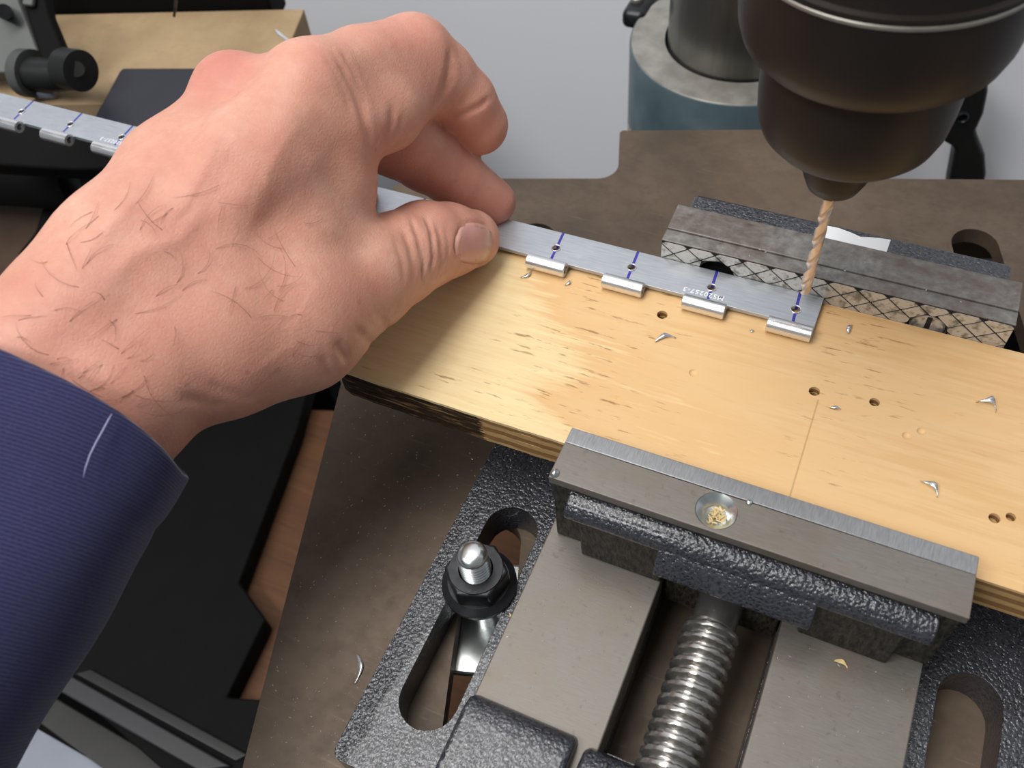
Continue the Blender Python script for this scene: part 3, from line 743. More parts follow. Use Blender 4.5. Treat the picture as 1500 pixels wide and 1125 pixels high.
obj('handle_tube', tube([(-394.99, 250.3, 13.01), (-378.27, 252.38, 14.3), (-362.98, 255.56, 16.85)], [8.0, 8.0, 7.5], 28), M['blackgloss'], cb, smooth='angle')
obj('knurled_disc', tube([(-398.08, 251.13, 12.21), (-391.93, 251.66, 12.74)], [11.5, 11.5], 30), M['greypaint'], cb, smooth='angle')
obj('handle_end', tube([(-370.11, 254.12, 18.61), (-358.7, 253.25, 19.98)], [9.6, 9.6], 30), M['blackgloss'], cb, smooth='angle')
obj('end_bore', tube([(-358.53, 251.3, 22.41), (-362.03, 254.25, 19.4)], [3.6, 3.6], 20), M['groove'], cb, smooth='angle')
obj('foot_pad', hull_plate([(-396.31, 248.43, 8.53), (-385.22, 253.36, 7.55), (-382.08, 248.81, 3.4), (-393.18, 243.88, 4.39)], 5), M['greysteel'], cb, bevel=2)
bt = empty('black_motor', (-420.89, 243.43, -49.27)); tag(bt, 'black cylindrical housing with an open round end under the hinge leaf', 'machine')
P0, P1 = (-478.16, 225.62, -45.48), (-380.72, 242.34, -37.63)
obj('housing', tube([P0, P1], [21, 21], 40), M['deepblack'], bt, smooth='angle')
d_ = (Vector(P1) - Vector(P0)).normalized()
obj('end_ring', tube([Vector(P1), Vector(P1) + d_ * 9], [16, 16], 36, cap=False), M['blackgloss'], bt, smooth='angle')
obj('bore', tube([Vector(P1) + d_ * 1, Vector(P1) + d_ * 1.5], [15.0, 15.0], 36), M['groove'], bt, smooth='angle')
obj('top_cover', hull_plate([(-395.16, 211.89, 23.11), (-367.92, 219.58, 17.82), (-321.43, 229.46, 6.68), (-311.7, 221.35, -2.28), (-340.39, 208.6, 0.27), (-387.18, 190.58, 6.21)], 20), M['deepblack'], bt, bevel=2)
obj('bracket', hull_plate([(-414.81, 233.58, -57.99), (-392.17, 252.23, -54.4), (-391.82, 229.91, -69.06), (-404.99, 200.93, -82.96), (-416.6, 189.16, -86.23), (-425.58, 191.78, -81.13), (-414.79, 216.4, -69.18)], 12), M['deepblack'], bt, bevel=2)
cbx = obj('wooden_block', prism([(-500.58, 223.22), (-435.95, 247.67), (-424.27, 226.42), (-404.99, 183.29), (-440.47, 164.29)], [], -195, -76), M['darkwood'], bevel=1.5); tag(cbx, 'dark brown wooden block below the black cylindrical housing', 'block')

# ------------------------------------------------------------------ swarf
def curl(p, dirx, L, wdt, bend, twist, lift, seed):
    rnd = random.Random(seed); n = 14; V, Fc = [], []
    for k in range(n + 1):
        t = k / n; a = dirx + bend * (t - 0.5)
        x = p[0] + L * (t - 0.5) * math.cos(dirx) + math.sin(t * math.pi) * bend * 0.3 * L * -math.sin(dirx)
        y = p[1] + L * (t - 0.5) * math.sin(dirx) + math.sin(t * math.pi) * bend * 0.3 * L * math.cos(dirx)
        z = p[2] + 0.15 + lift * math.sin(t * math.pi)
        wq = wdt * (0.35 + 0.65 * math.sin(math.pi * min(1, t * 1.15 + 0.08)) ) / 2
        tw = twist * (t - 0.3)
        for s in (-1, 1):
            for th in (0, 0.12):
                V.append((x - math.sin(a) * s * wq * math.cos(tw), y + math.cos(a) * s * wq * math.cos(tw), z + abs(s * wq * math.sin(tw)) + s * wq * math.sin(tw) + th))
    for k in range(n):
        a_, b_ = 4 * k, 4 * (k + 1)
        Fc += [(a_, a_ + 2, b_ + 2, b_), (a_ + 1, b_ + 1, b_ + 3, a_ + 3), (a_, b_, b_ + 1, a_ + 1), (a_ + 2, a_ + 3, b_ + 3, b_ + 2)]
    Fc += [(0, 1, 3, 2), (4 * n, 4 * n + 2, 4 * n + 3, 4 * n + 1)]
    return V, Fc
GR = 'aluminium shavings on the plywood and table'
SW = [((-43.0, 166.6, 50), 0.55, 6.2, 1.5, 0.7, 1.4, 0.5, 'curved bright shaving on the plywood beside the leftmost drilled hole'),
      ((44.3, 173.6, 50), -0.25, 5.2, 2.2, 1.4, 1.8, 1.2, 'largest bright forked shaving near the right edge of the plywood'),
      ((34.5, 142.8, 50), -0.65, 5.6, 1.7, 0.8, 1.6, 0.9, 'bright shaving on the plywood in front of two shallow dimples'),
      ((5.6, 188.6, 50), 1.4, 3.6, 1.2, 0.5, 1.2, 0.8, 'small pale shaving on the plywood beside the end of the hinge leaf'),
      ((7.7, 159.5, 50), 0.1, 2.6, 0.9, 0.3, 1.0, 0.2, 'tiny flat shaving on the plywood between the two deep holes'),
      ((-92.3, 177.2, 50), 1.1, 4.6, 1.0, -0.8, 1.0, 0.6, 'thin wiry shaving under the left end of the nearest bright knuckle by the thumb'),
      ((-78.6, 178.2, 50), 1.3, 2.8, 0.8, -0.8, 1.0, 0.6, 'thin wiry shaving under the right end of the bright knuckle by the thumb'),
      ((-20.5, 178.5, 50), 0.1, 1.4, 0.8, -0.3, 1.0, 0.2, 'dark speck like shaving on the plywood left of the last knuckle'),
      ((-98.5, 57.0, 0), -1.15, 8.6, 1.5, 0.55, 0.5, 0.3, 'slender white shaving on the iron table left of the vise base')]
for i, (p, a, L, wd, bd, tw, lf, lab) in enumerate(SW):
    o = obj('metal_shaving', curl(p, a, L, wd, bd, tw, lf, i), M['alu'], smooth=True, org=p); tag(o, lab, 'shaving', GR)
o = obj('metal_shaving', tube([(-289.62, 315.99, 15.96), (-285.53, 313.76, 15.46), (-281.65, 312.04, 15.38), (-277.7, 310.07, 15.11), (-273.29, 307.75, 14.43)], [0.7, 1.15, 0.9, 1.2, 0.7], 8, flat=0.5), M['alu']); tag(o, 'pale twisted shaving sticking up from the tan shelf above the knuckles', 'shaving', GR)
# wood crumbs in the countersink
rnd = random.Random(5)
cr = []
for k in range(34):
    a = rnd.uniform(0, 6.28); r_ = rnd.uniform(0, 2.2); b_ = rnd.uniform(0, 3.14); L = rnd.uniform(0.8, 1.8)
    x, y, z = CSX + 0.3 + r_ * math.cos(a), CSY - 0.7 + r_ * math.sin(a), 58.0 + rnd.uniform(0, 1.2)
    cr.append(tube([(x - L / 2 * math.cos(b_), y - L / 2 * math.sin(b_), z), (x + L / 2 * math.cos(b_), y + L / 2 * math.sin(b_), z + rnd.uniform(-.4, .4))], 0.16, 4))
o = obj('wood_crumbs', join(*cr), M['woodchip']); tag(o, 'yellow wood crumbs lying in the countersunk screw hole', 'crumbs', kind='stuff')
def flecks(spots, smin, smax, seed):
    rnd = random.Random(seed); V, Fc = [], []
    for (x, y, z) in spots:
        s = rnd.uniform(smin, smax); a = rnd.uniform(0, 6.28); n = len(V); e = rnd.uniform(1, 2.2)
        ca, sa = math.cos(a), math.sin(a)
        V += [(x + ca * s * e, y + sa * s * e, z + 0.02), (x - sa * s * .6, y + ca * s * .6, z + 0.02 + s * 0.4), (x - ca * s * e, y - sa * s * e, z + 0.02), (x + sa * s * .6, y - ca * s * .6, z + 0.02), (x, y, z + s * 0.7 + .03)]
        Fc += [(n, n + 1, n + 4), (n + 1, n + 2, n + 4), (n + 2, n + 3, n + 4), (n + 3, n, n + 4), (n + 3, n + 2, n + 1, n)]
    return V, Fc
rnd = random.Random(11)
sp = []
while len(sp) < 620:
    u_, v_ = rnd.uniform(-100, -30), 30 + 175 * rnd.random() ** 1.7
    x, y, _ = uv(u_, v_)
    if -89 < x < 80 and 30 < y < 226: continue
    sp.append((x, y, 0))
o = obj('metal_dust', flecks(sp, 0.07, 0.24, 3), M['fleck']); tag(o, 'fine bright metal dust strewn over the brown iron table', 'metal dust', kind='stuff')
sp = []
for (a, b_) in ((-56, -23), (11, 45)):
    for k in range(45): sp.append((rnd.uniform(a, b_), rnd.uniform(60, 101), 27))
for k in range(60): sp.append((rnd.uniform(-87, -80), rnd.uniform(32, 120), 14.3)); 
for k in range(50): sp.append((rnd.uniform(46, 51), rnd.uniform(70, 118), 14.3))
o = obj('metal_dust', flecks(sp, 0.10, 0.26, 4), M['fleck']); tag(o, 'bright metal dust lying on the vise rails and base', 'metal dust', kind='stuff')
sp = [(rnd.uniform(JX0 + 3, JX1 - 3), rnd.uniform(198, 211), 60) for k in range(16)] + [(-43.3, 204.4, 60), (1.7, 204.7, 60)]
o = obj('metal_dust', flecks(sp, 0.12, 0.3, 9), M['fleck']); tag(o, 'few bright metal specks on the rusty rear jaw', 'metal dust', kind='stuff')
LAB5 = ['largest pale wood splinter wedged beside the left corner of the moving jaw', 'pale wood splinter second from the jaw along the left rail', 'pale wood splinter third from the jaw along the left rail', 'pale wood splinter beside the black nut along the left rail', 'pale wood splinter farthest from the jaw along the left rail']
for k, (x, y, s) in enumerate([(-57.6, 106, 1.5), (-58.3, 99, 1.0), (-58.6, 94, 0.9), (-58.0, 90, 1.0), (-59, 84, 0.8)]):
    o = obj('wood_splinter', curl((x, y, 14.3), 1.4 + 0.3 * k, 3.2 * s, 1.3 * s, 0.2, 0.4, 0.3, 40 + k), M['woodchip'], org=(x, y, 14)); tag(o, LAB5[k], 'splinter', 'wood splinters beside the left rail')
o = obj('wood_splinter', curl((26.5, 99.5, 27), -0.2, 3.4, 1.2, 0.5, 0.6, 0.5, 91), M['woodchip'], org=(26.5, 99.5, 27)); tag(o, 'pale wood splinter on the right rail in front of the jaw foot', 'splinter')

# ------------------------------------------------------------------ person: left hand, forearm and sleeve
PALM = [[(-171.01, 45.04, 97.6, 19.5), (-165.84, 61.35, 100.01, 18.8), (-161.28, 82.6, 103.37, 19.2), (-160.67, 100.69, 106.16, 18.6)], [(-156.44, 31.29, 88.16, 23), (-153.52, 49.8, 90.34, 21), (-149.34, 76.0, 93.31, 18.3), (-147.48, 90.3, 93.15, 19)], [(-161.39, 101.14, 105.47, 19.5), (-168.15, 130.0, 106.79, 14.5), (-177.93, 158.27, 101.36, 9.4)], [(-160.57, 100.81, 102.44, 18), (-175.06, 132.5, 96.01, 13.5), (-191.81, 160.53, 88.05, 9)], [(-157.46, 102.19, 102.17, 19), (-161.13, 129.7, 108.95, 14.0), (-164.97, 155.75, 116.1, 9.8)], [(-152.87, 102.0, 100.3, 19), (-144.68, 133.72, 112.86, 14.5), (-140.56, 160.06, 120.94, 10.8)], [(-162.96, 156.65, 115.92, 8.8), (-146.68, 159.85, 119.36, 9.4)], [(-141.75, 140.02, 105.84, 13.5), (-136.82, 129.96, 94.92, 15.5), (-135.15, 115.79, 88.82, 17), (-141.11, 105.69, 94.51, 18)], [(-150.78, 108.1, 90.97, 20), (-149.46, 140.56, 94.08, 16), (-148.23, 162.09, 101.38, 12)], [(-147.24, 89.67, 92.65, 19), (-139.45, 97.35, 88.45, 18.6), (-129.45, 113.81, 82.87, 18.6), (-122.4, 136.25, 78.54, 14.6)], [(-143.59, 139.37, 108.62, 15), (-135.58, 139.34, 91.8, 12.5), (-127.07, 136.07, 81.45, 13.5)], [(-138.12, 155.66, 110.9, 13), (-135.2, 149.76, 99.69, 11.6), (-135.95, 142.77, 91.67, 11.4)]]
FINGERS = [[(-140.61, 160.19, 121.05, 11.0), (-137.54, 178.23, 114.11, 11.6), (-132.21, 196.35, 107.62, 12.0), (-127.27, 200.34, 99.59, 10.9), (-121.86, 203.0, 90.51, 10.0), (-118.16, 204.57, 81.38, 9.3)], [(-134.52, 159.87, 109.77, 12.0), (-130.98, 174.66, 105.55, 11.5), (-129.38, 192.12, 102.55, 9.5)], [(-164.97, 155.75, 116.1, 9.8), (-151.27, 172.2, 100.35, 11), (-134.04, 183.59, 87.48, 11.2), (-128.77, 188.41, 78.62, 10.6), (-123.04, 192.79, 69.29, 9.5), (-113.13, 198.05, 56.46, 7.8)], [(-177.93, 158.27, 101.36, 9.4), (-170.1, 174.65, 84.03, 10.5), (-161.76, 187.84, 71.94, 9.8), (-161.76, 186.38, 54.72, 9.0), (-161.91, 178.9, 44.9, 8)], [(-191.81, 160.53, 88.05, 9), (-180.05, 172.61, 66.43, 9), (-172.26, 174.37, 52.12, 8)], [(-122.4, 136.25, 78.54, 14.6), (-119.36, 149.24, 74.59, 13.2), (-116.96, 161.21, 70.21, 12.6), (-114.07, 169.12, 65.5, 11.2), (-110.64, 176.97, 59.93, 9.3)]]
CREASES = [([(-114.5, 161.0, 83.7), (-112.7, 159.0, 83.6), (-111.1, 157.1, 83.3), (-109.6, 155.6, 82.7), (-108.4, 153.3, 82.0), (-107.4, 151.4, 81.0), (-106.6, 149.9, 79.7), (-106.3, 147.9, 78.7), (-106.2, 146.3, 77.3), (-106.2, 144.9, 75.7)], 0.75, 0.85), ([(-111.3, 160.4, 82.5), (-109.8, 158.8, 81.8), (-108.5, 157.4, 80.9), (-107.4, 156.2, 79.6), (-106.6, 154.3, 78.7), (-106.0, 152.7, 77.4), (-105.6, 151.4, 75.8), (-105.5, 150.2, 75.4), (-105.6, 149.2, 74.8), (-105.6, 148.3, 74.1)], 0.8, 0.5), ([(-117.3, 157.9, 85.5), (-114.3, 154.3, 86.4), (-112.1, 151.8, 86.0), (-110.4, 149.9, 85.0), (-109.2, 148.2, 83.9), (-108.1, 146.8, 82.5), (-107.3, 145.7, 80.7), (-107.0, 144.1, 79.4), (-106.9, 142.7, 77.9), (-106.9, 141.6, 75.9)], 0.75, 0.8), ([(-115.6, 150.6, 87.9), (-113.7, 148.6, 87.5), (-112.1, 146.9, 86.9), (-110.7, 145.5, 85.9), (-109.5, 143.7, 84.8), (-108.5, 142.2, 83.5), (-107.6, 141.0, 81.7), (-107.3, 139.4, 81.0), (-107.1, 138.0, 80.1), (-107.0, 136.8, 78.9)], 0.9, 0.45), ([(-112.7, 154.1, 85.6), (-111.2, 152.5, 85.2), (-109.9, 151.1, 84.4), (-108.8, 150.0, 83.4), (-107.9, 148.4, 82.1), (-107.1, 147.1, 80.6), (-106.5, 146.1, 78.8)], 0.6, 0.4), ([(-108.5, 161.3, 80.4), (-107.5, 159.7, 79.6), (-106.6, 158.3, 78.4), (-105.9, 157.2, 77.0), (-105.6, 155.8, 75.9), (-105.4, 154.5, 74.6), (-105.3, 153.4, 73.1)], 0.7, 0.3), ([(-113.8, 143.9, 89.4), (-112.1, 142.0, 88.8), (-110.6, 140.5, 87.7), (-109.4, 139.2, 86.3), (-108.6, 137.6, 85.2), (-108.0, 136.1, 83.7), (-107.5, 134.9, 82.0)], 0.9, 0.3), ([(-134.8, 164.1, 130.7), (-133.0, 163.0, 129.8), (-131.6, 162.3, 128.5), (-130.4, 161.9, 127.1), (-129.3, 161.2, 125.4), (-128.3, 160.7, 123.6), (-127.4, 160.2, 121.8), (-126.6, 159.5, 120.4), (-125.8, 158.8, 119.0), (-125.0, 158.1, 117.6), (-124.1, 157.1, 116.0), (-123.5, 156.4, 114.2), (-123.1, 156.0, 112.1), (-122.9, 155.7, 110.3), (-122.8, 155.6, 108.3), (-122.9, 155.7, 106.1)], 1.3, 0.9), ([(-134.3, 167.1, 129.2), (-132.5, 165.8, 128.4), (-131.0, 164.9, 127.1), (-129.9, 164.4, 125.5), (-128.7, 163.6, 123.8), (-127.7, 162.8, 122.0), (-126.6, 162.0, 120.1), (-125.8, 161.2, 119.0), (-125.1, 160.5, 117.8), (-124.3, 159.7, 116.6)], 1.0, 0.45), ([(-135.4, 161.9, 131.6), (-133.6, 160.6, 130.6), (-132.1, 159.7, 129.3), (-130.8, 159.2, 127.8), (-129.8, 158.5, 126.2), (-128.9, 157.9, 124.4), (-127.9, 157.3, 122.6), (-127.2, 156.6, 121.2), (-126.5, 155.9, 119.8), (-125.8, 155.3, 118.4)], 1.0, 0.4), ([(-122.7, 168.7, 113.8), (-122.1, 167.1, 112.7), (-121.7, 165.8, 111.5), (-121.5, 164.6, 110.0), (-121.7, 163.1, 109.3), (-121.9, 161.7, 108.4), (-122.2, 160.4, 107.5), (-122.5, 159.1, 107.1), (-122.7, 157.7, 106.9), (-122.8, 156.2, 106.7)], 1.3, 0.6), ([(-120.7, 169.5, 110.4), (-120.7, 168.4, 109.4), (-120.7, 167.4, 108.3), (-120.9, 166.5, 107.0), (-121.3, 165.1, 106.3), (-121.7, 163.7, 105.6), (-122.3, 162.5, 104.7)], 1.0, 0.3), ([(-120.4, 198.4, 111.5), (-119.9, 196.7, 110.6), (-119.5, 195.3, 109.5), (-119.2, 194.1, 108.3), (-119.2, 192.5, 107.3), (-119.2, 191.1, 106.1), (-119.3, 189.7, 104.9), (-119.6, 187.3, 103.5), (-119.9, 184.8, 102.1), (-120.4, 182.7, 100.4)], 1.3, 1.1), ([(-119.0, 197.3, 108.5), (-118.7, 196.1, 107.5), (-118.4, 194.9, 106.4), (-118.3, 193.9, 105.3), (-118.5, 192.3, 104.4), (-118.8, 190.9, 103.4), (-119.2, 189.6, 102.3)], 0.9, 0.35), ([(-111.9, 204.6, 93.5), (-112.0, 202.0, 94.1), (-112.4, 200.0, 94.2), (-113.0, 198.4, 94.0), (-114.0, 196.9, 94.0), (-115.0, 195.6, 93.8), (-116.2, 194.4, 93.4), (-117.9, 193.2, 93.2), (-119.8, 192.3, 92.6), (-121.9, 191.7, 91.8)], 0.9, 0.7), ([(-109.8, 114.3, 86.9), (-109.6, 114.7, 85.5), (-109.4, 115.1, 84.0), (-109.3, 115.7, 82.3), (-109.4, 116.6, 80.1), (-110.0, 118.0, 77.0), (-392.2, 423.6, -397.8)], 1.1, 0.7), ([(-111.1, 107.7, 88.5), (-110.8, 107.7, 87.3), (-110.5, 107.7, 86.0), (-110.3, 107.9, 84.6), (-110.2, 108.0, 83.0), (-110.2, 108.3, 81.3), (-110.4, 108.8, 79.2)], 1.2, 0.9), ([(-113.0, 103.1, 87.7), (-112.8, 103.0, 86.1), (-112.6, 103.0, 84.3), (-112.5, 103.0, 82.4), (-112.6, 103.1, 80.8), (-112.8, 103.3, 79.0), (-113.2, 103.6, 76.7)], 1.0, 0.5), ([(-109.7, 122.3, 85.0), (-109.5, 122.9, 83.1), (-109.4, 123.6, 80.9), (-109.5, 124.7, 78.4), (-109.9, 125.8, 75.5), (-111.3, 128.1, 70.8), (-436.8, 505.2, -488.6)], 1.0, 0.4), ([(-130.3, 74.4, 99.0), (-129.6, 75.5, 97.1), (-129.0, 76.7, 94.9), (-128.4, 78.0, 92.7), (-127.9, 78.9, 90.7), (-127.4, 79.9, 88.8), (-127.0, 80.9, 86.7)], 1.3, 0.6), ([(-128.1, 80.6, 97.5), (-127.0, 81.5, 95.6), (-125.9, 82.4, 93.5), (-124.8, 83.4, 91.4), (-123.8, 84.5, 89.1), (-123.1, 85.8, 86.4), (-122.8, 87.5, 82.9)], 1.2, 0.4), ([(-128.6, 138.3, 117.8), (-128.0, 133.7, 115.2), (-127.9, 129.5, 112.1), (-127.6, 125.2, 109.3), (-126.9, 120.3, 107.0), (-125.5, 114.9, 105.6), (-124.0, 109.4, 104.4), (-123.4, 104.4, 103.3), (-123.0, 99.6, 102.1), (-122.9, 95.0, 100.6), (-123.7, 92.0, 100.4), (-124.6, 89.2, 99.9), (-125.7, 86.4, 99.3)], 8.0, 0.35), ([(-139.0, 130.4, 127.4), (-138.6, 125.9, 125.5), (-138.6, 121.8, 123.3), (-138.7, 117.8, 121.0), (-139.0, 113.3, 119.2), (-139.0, 108.7, 117.5), (-138.7, 103.9, 116.2)], 7.0, 0.45), ([(-142.1, 150.3, 130.3), (-141.3, 145.4, 129.3), (-140.1, 140.2, 128.6), (-138.9, 135.0, 128.0), (-137.8, 128.0, 126.1), (-138.0, 122.3, 123.2), (-138.3, 116.6, 120.1)], 7.0, 0.5), ([(-134.8, 148.3, 127.4), (-134.4, 142.2, 125.8), (-133.5, 135.6, 124.8), (-133.2, 129.8, 123.2), (-134.3, 123.7, 120.9), (-135.7, 118.0, 118.3), (-136.5, 111.8, 116.2)], 4.0, -0.45), ([(-156.9, 146.8, 123.6), (-149.1, 135.0, 128.3), (-147.3, 128.8, 127.9), (-146.9, 124.0, 126.2), (-146.8, 118.3, 123.9), (-145.9, 112.1, 122.4), (-144.8, 105.9, 121.1)], 3.6, -0.45), ([(-159.5, 129.8, 124.9), (-158.7, 125.1, 124.5), (-158.1, 120.6, 124.0), (-157.0, 115.7, 124.0), (-155.7, 110.5, 124.5), (-154.5, 105.4, 124.9), (-153.6, 100.7, 125.1), (-154.1, 96.2, 124.8), (-154.9, 92.0, 124.2), (-155.6, 87.7, 123.7)], 2.2, -0.45), ([(-148.4, 83.4, 119.7), (-148.2, 87.1, 119.7), (-147.6, 90.6, 120.0), (-146.9, 94.1, 120.6), (-145.0, 96.8, 120.0), (-143.3, 99.7, 119.4), (-141.7, 102.7, 118.6), (-141.5, 106.8, 119.1), (-141.2, 110.9, 119.9), (-140.6, 114.9, 120.9)], 1.9, -0.35), ([(-106.6, 168.0, 75.6), (-106.3, 169.3, 74.8), (-106.1, 170.4, 74.1), (-105.7, 171.5, 73.4), (-105.4, 172.5, 72.5), (-105.1, 173.5, 71.6), (-104.9, 174.6, 70.5), (-104.6, 175.6, 69.2), (-104.4, 176.6, 68.0), (-104.0, 177.3, 66.9), (-103.5, 177.8, 65.9)], 0.7, 0.55), ([(-104.3, 158.0, 71.5), (-104.1, 158.9, 70.0), (-104.0, 159.9, 68.4), (-104.0, 161.2, 66.7), (-103.9, 162.4, 65.2), (-103.8, 163.5, 63.9), (-103.6, 164.8, 62.6), (-103.6, 166.3, 61.1), (-103.8, 168.2, 59.2), (-104.1, 170.3, 57.3), (-103.8, 171.7, 56.4)], 0.7, 0.55), ([(-106.6, 168.0, 75.6), (-106.2, 166.0, 76.2), (-105.9, 164.3, 76.6), (-105.7, 162.9, 76.6), (-105.4, 161.6, 76.4), (-105.2, 160.6, 76.1), (-105.0, 159.7, 75.6), (-104.8, 159.0, 74.9), (-104.6, 158.4, 74.0), (-104.4, 158.1, 72.9), (-104.3, 158.0, 71.5)], 0.7, 0.7)]
BUMPS = []
VOX = 0.9
def sd_cone(P, a, b):
    pa = np.asarray(a[:3], np.float32); pb = np.asarray(b[:3], np.float32); ra, rb = a[3], b[3]
    ba = pb - pa; L2 = float(ba @ ba)
    q = P - pa
    h = np.clip((q @ ba) / L2, 0, 1)
    # slight shift keeps the tapered side straight
    d = np.sqrt(((q - h[..., None] * ba) ** 2).sum(-1))
    return d - (ra + (rb - ra) * h)
def smin(a, b, k):
    h = np.clip(0.5 + 0.5 * (b - a) / k, 0, 1)
    return b + (a - b) * h - k * h * (1 - h)
def hand_field(P):
    body = None
    for ch_ in PALM:
        for i in range(len(ch_) - 1):
            d = sd_cone(P, ch_[i], ch_[i + 1])
            body = d if body is None else smin(body, d, 6.0)
    out = body
    kb = [4.0, 4.0, 4.0, 4.0, 4.0, 6.0]
    fl = []
    for n, ch_ in enumerate(FINGERS):
        f = None
        for i in range(len(ch_) - 1):
            d = sd_cone(P, ch_[i], ch_[i + 1])
            f = d if f is None else smin(f, d, 2.2)
        fl.append(f)
    fl[0] = smin(fl[0], fl[1], 5.0)
    fg = fl[0]
    for n in (2, 3, 4): fg = smin(fg, fl[n], 0.5)
    out = smin(smin(body, fg, 4.0), fl[5], 3.0)
    for (x, y, z, r, h) in BUMPS:
        d2 = ((P - np.array((x, y, z), np.float32)) ** 2).sum(-1)
        out = out - h * np.exp(-d2 / (r * r))
    return out
def crease_depth(V):
    """shallow skin folds: how far every surface point is pressed in"""
    t = np.zeros(len(V))
    for (pts, w_, dp_) in CREASES:
        pts = np.array(pts); lo = pts.min(0) - 5; hi = pts.max(0) + 5
        sel = np.where(((V > lo) & (V < hi)).all(1))[0]
        if len(sel) == 0: continue
        Q = V[sel]; best = np.full(len(sel), 1e9); tt = np.zeros(len(sel)); n = len(pts) - 1
        for i in range(n):
            a, b = pts[i], pts[i + 1]; ba = b - a
            h = np.clip(((Q - a) @ ba) / (ba @ ba + 1e-9), 0, 1)
            d = np.sqrt(((Q - a - h[:, None] * ba) ** 2).sum(1))
            u = d < best; best[u] = d[u]; tt[u] = (i + h[u]) / n
        fade = np.clip(np.minimum(tt, 1 - tt) * 5, 0.15, 1)
        x = best / w_
        t[sel] += dp_ * fade * (np.exp(-x * x) - 0.12 * np.exp(-(x - 2.0) ** 2))
    return t
def surface_nets():
    allp = np.array([p for c in PALM + FINGERS for p in c])
    lo = (allp[:, :3] - allp[:, 3:4]).min(0) - 3; hi = (allp[:, :3] + allp[:, 3:4]).max(0) + 3
    n = np.ceil((hi - lo) / VOX).astype(int) + 1
    F_ = np.empty(n, np.float32)
    ys = lo[1] + VOX * np.arange(n[1]); zs_ = lo[2] + VOX * np.arange(n[2])
    st = 24
    for i0 in range(0, n[0], st):
        i1 = min(n[0], i0 + st)
        xs = lo[0] + VOX * np.arange(i0, i1)
        G = np.stack(np.meshgrid(xs, ys, zs_, indexing='ij'), -1).astype(np.float32)
        F_[i0:i1] = hand_field(G)
    s = F_ < 0
    c = np.zeros(tuple(n - 1), np.int8)
    for dx in (0, 1):
        for dy in (0, 1):
            for dz in (0, 1): c += s[dx:n[0] - 1 + dx, dy:n[1] - 1 + dy, dz:n[2] - 1 + dz]
    act = (c > 0) & (c < 8)
    idx = -np.ones(act.shape, np.int64); ii = np.argwhere(act); idx[act] = np.arange(len(ii))
    acc = np.zeros((len(ii), 3)); cnt = np.zeros(len(ii))
    cor = [(dx, dy, dz) for dx in (0, 1) for dy in (0, 1) for dz in (0, 1)]
    for a in cor:
        for b in cor:
            if sum(b) - sum(a) != 1 or sum(abs(p - q) for p, q in zip(a, b)) != 1: continue
            fa = F_[ii[:, 0] + a[0], ii[:, 1] + a[1], ii[:, 2] + a[2]]; fb = F_[ii[:, 0] + b[0], ii[:, 1] + b[1], ii[:, 2] + b[2]]
            m = (fa < 0) != (fb < 0)
            t = fa[m] / (fa[m] - fb[m])
            acc[m] += np.array(a) + t[:, None] * (np.array(b) - np.array(a)); cnt[m] += 1
    V = lo + VOX * (ii + acc / cnt[:, None])
    Q = []
    for ax in range(3):
        e1, e2 = [(1, 2), (2, 0), (0, 1)][ax]
        sl0 = [slice(1, -1)] * 3; sl0[ax] = slice(0, -1); sl1 = [slice(1, -1)] * 3; sl1[ax] = slice(1, None)
        a, b = s[tuple(sl0)], s[tuple(sl1)]
        for flip in (False, True):
            e = np.argwhere((a & ~b) if not flip else (~a & b))
            off = np.ones(3, int); off[ax] = 0
            e = e + off
            d1 = np.zeros(3, int); d1[e1] = 1; d2 = np.zeros(3, int); d2[e2] = 1
            q = [idx[tuple((e - d1 - d2).T)], idx[tuple((e - d2).T)], idx[tuple(e.T)], idx[tuple((e - d1).T)]]
            q = np.stack(q, 1)
            Q.append(q[:, ::-1] if flip else q)
    return V, np.concatenate(Q)
HV, HQ = surface_nets()
E_ = np.concatenate([HQ[:, [0, 1]], HQ[:, [1, 2]], HQ[:, [2, 3]], HQ[:, [3, 0]]])
def relax(V, it, lam):
    for _ in range(it):
        for l in (lam, -lam * 1.04):
            acc = np.zeros_like(V); cnt = np.zeros(len(V))
            np.add.at(acc, E_[:, 0], V[E_[:, 1]]); np.add.at(acc, E_[:, 1], V[E_[:, 0]])
            np.add.at(cnt, E_[:, 0], 1); np.add.at(cnt, E_[:, 1], 1)
            V = V + l * (acc / cnt[:, None] - V)
    return V
HV = relax(HV, 6, 0.5)
def vnormals(V):
    n = np.cross(V[HQ[:, 2]] - V[HQ[:, 0]], V[HQ[:, 3]] - V[HQ[:, 1]])
    N = np.zeros_like(V)
    for k in range(4): np.add.at(N, HQ[:, k], n)
    return N / (np.linalg.norm(N, axis=1, keepdims=True) + 1e-12)
HN = vnormals(HV)
cd_ = crease_depth(HV)
HV = HV - HN * cd_[:, None]
HN = vnormals(HV)

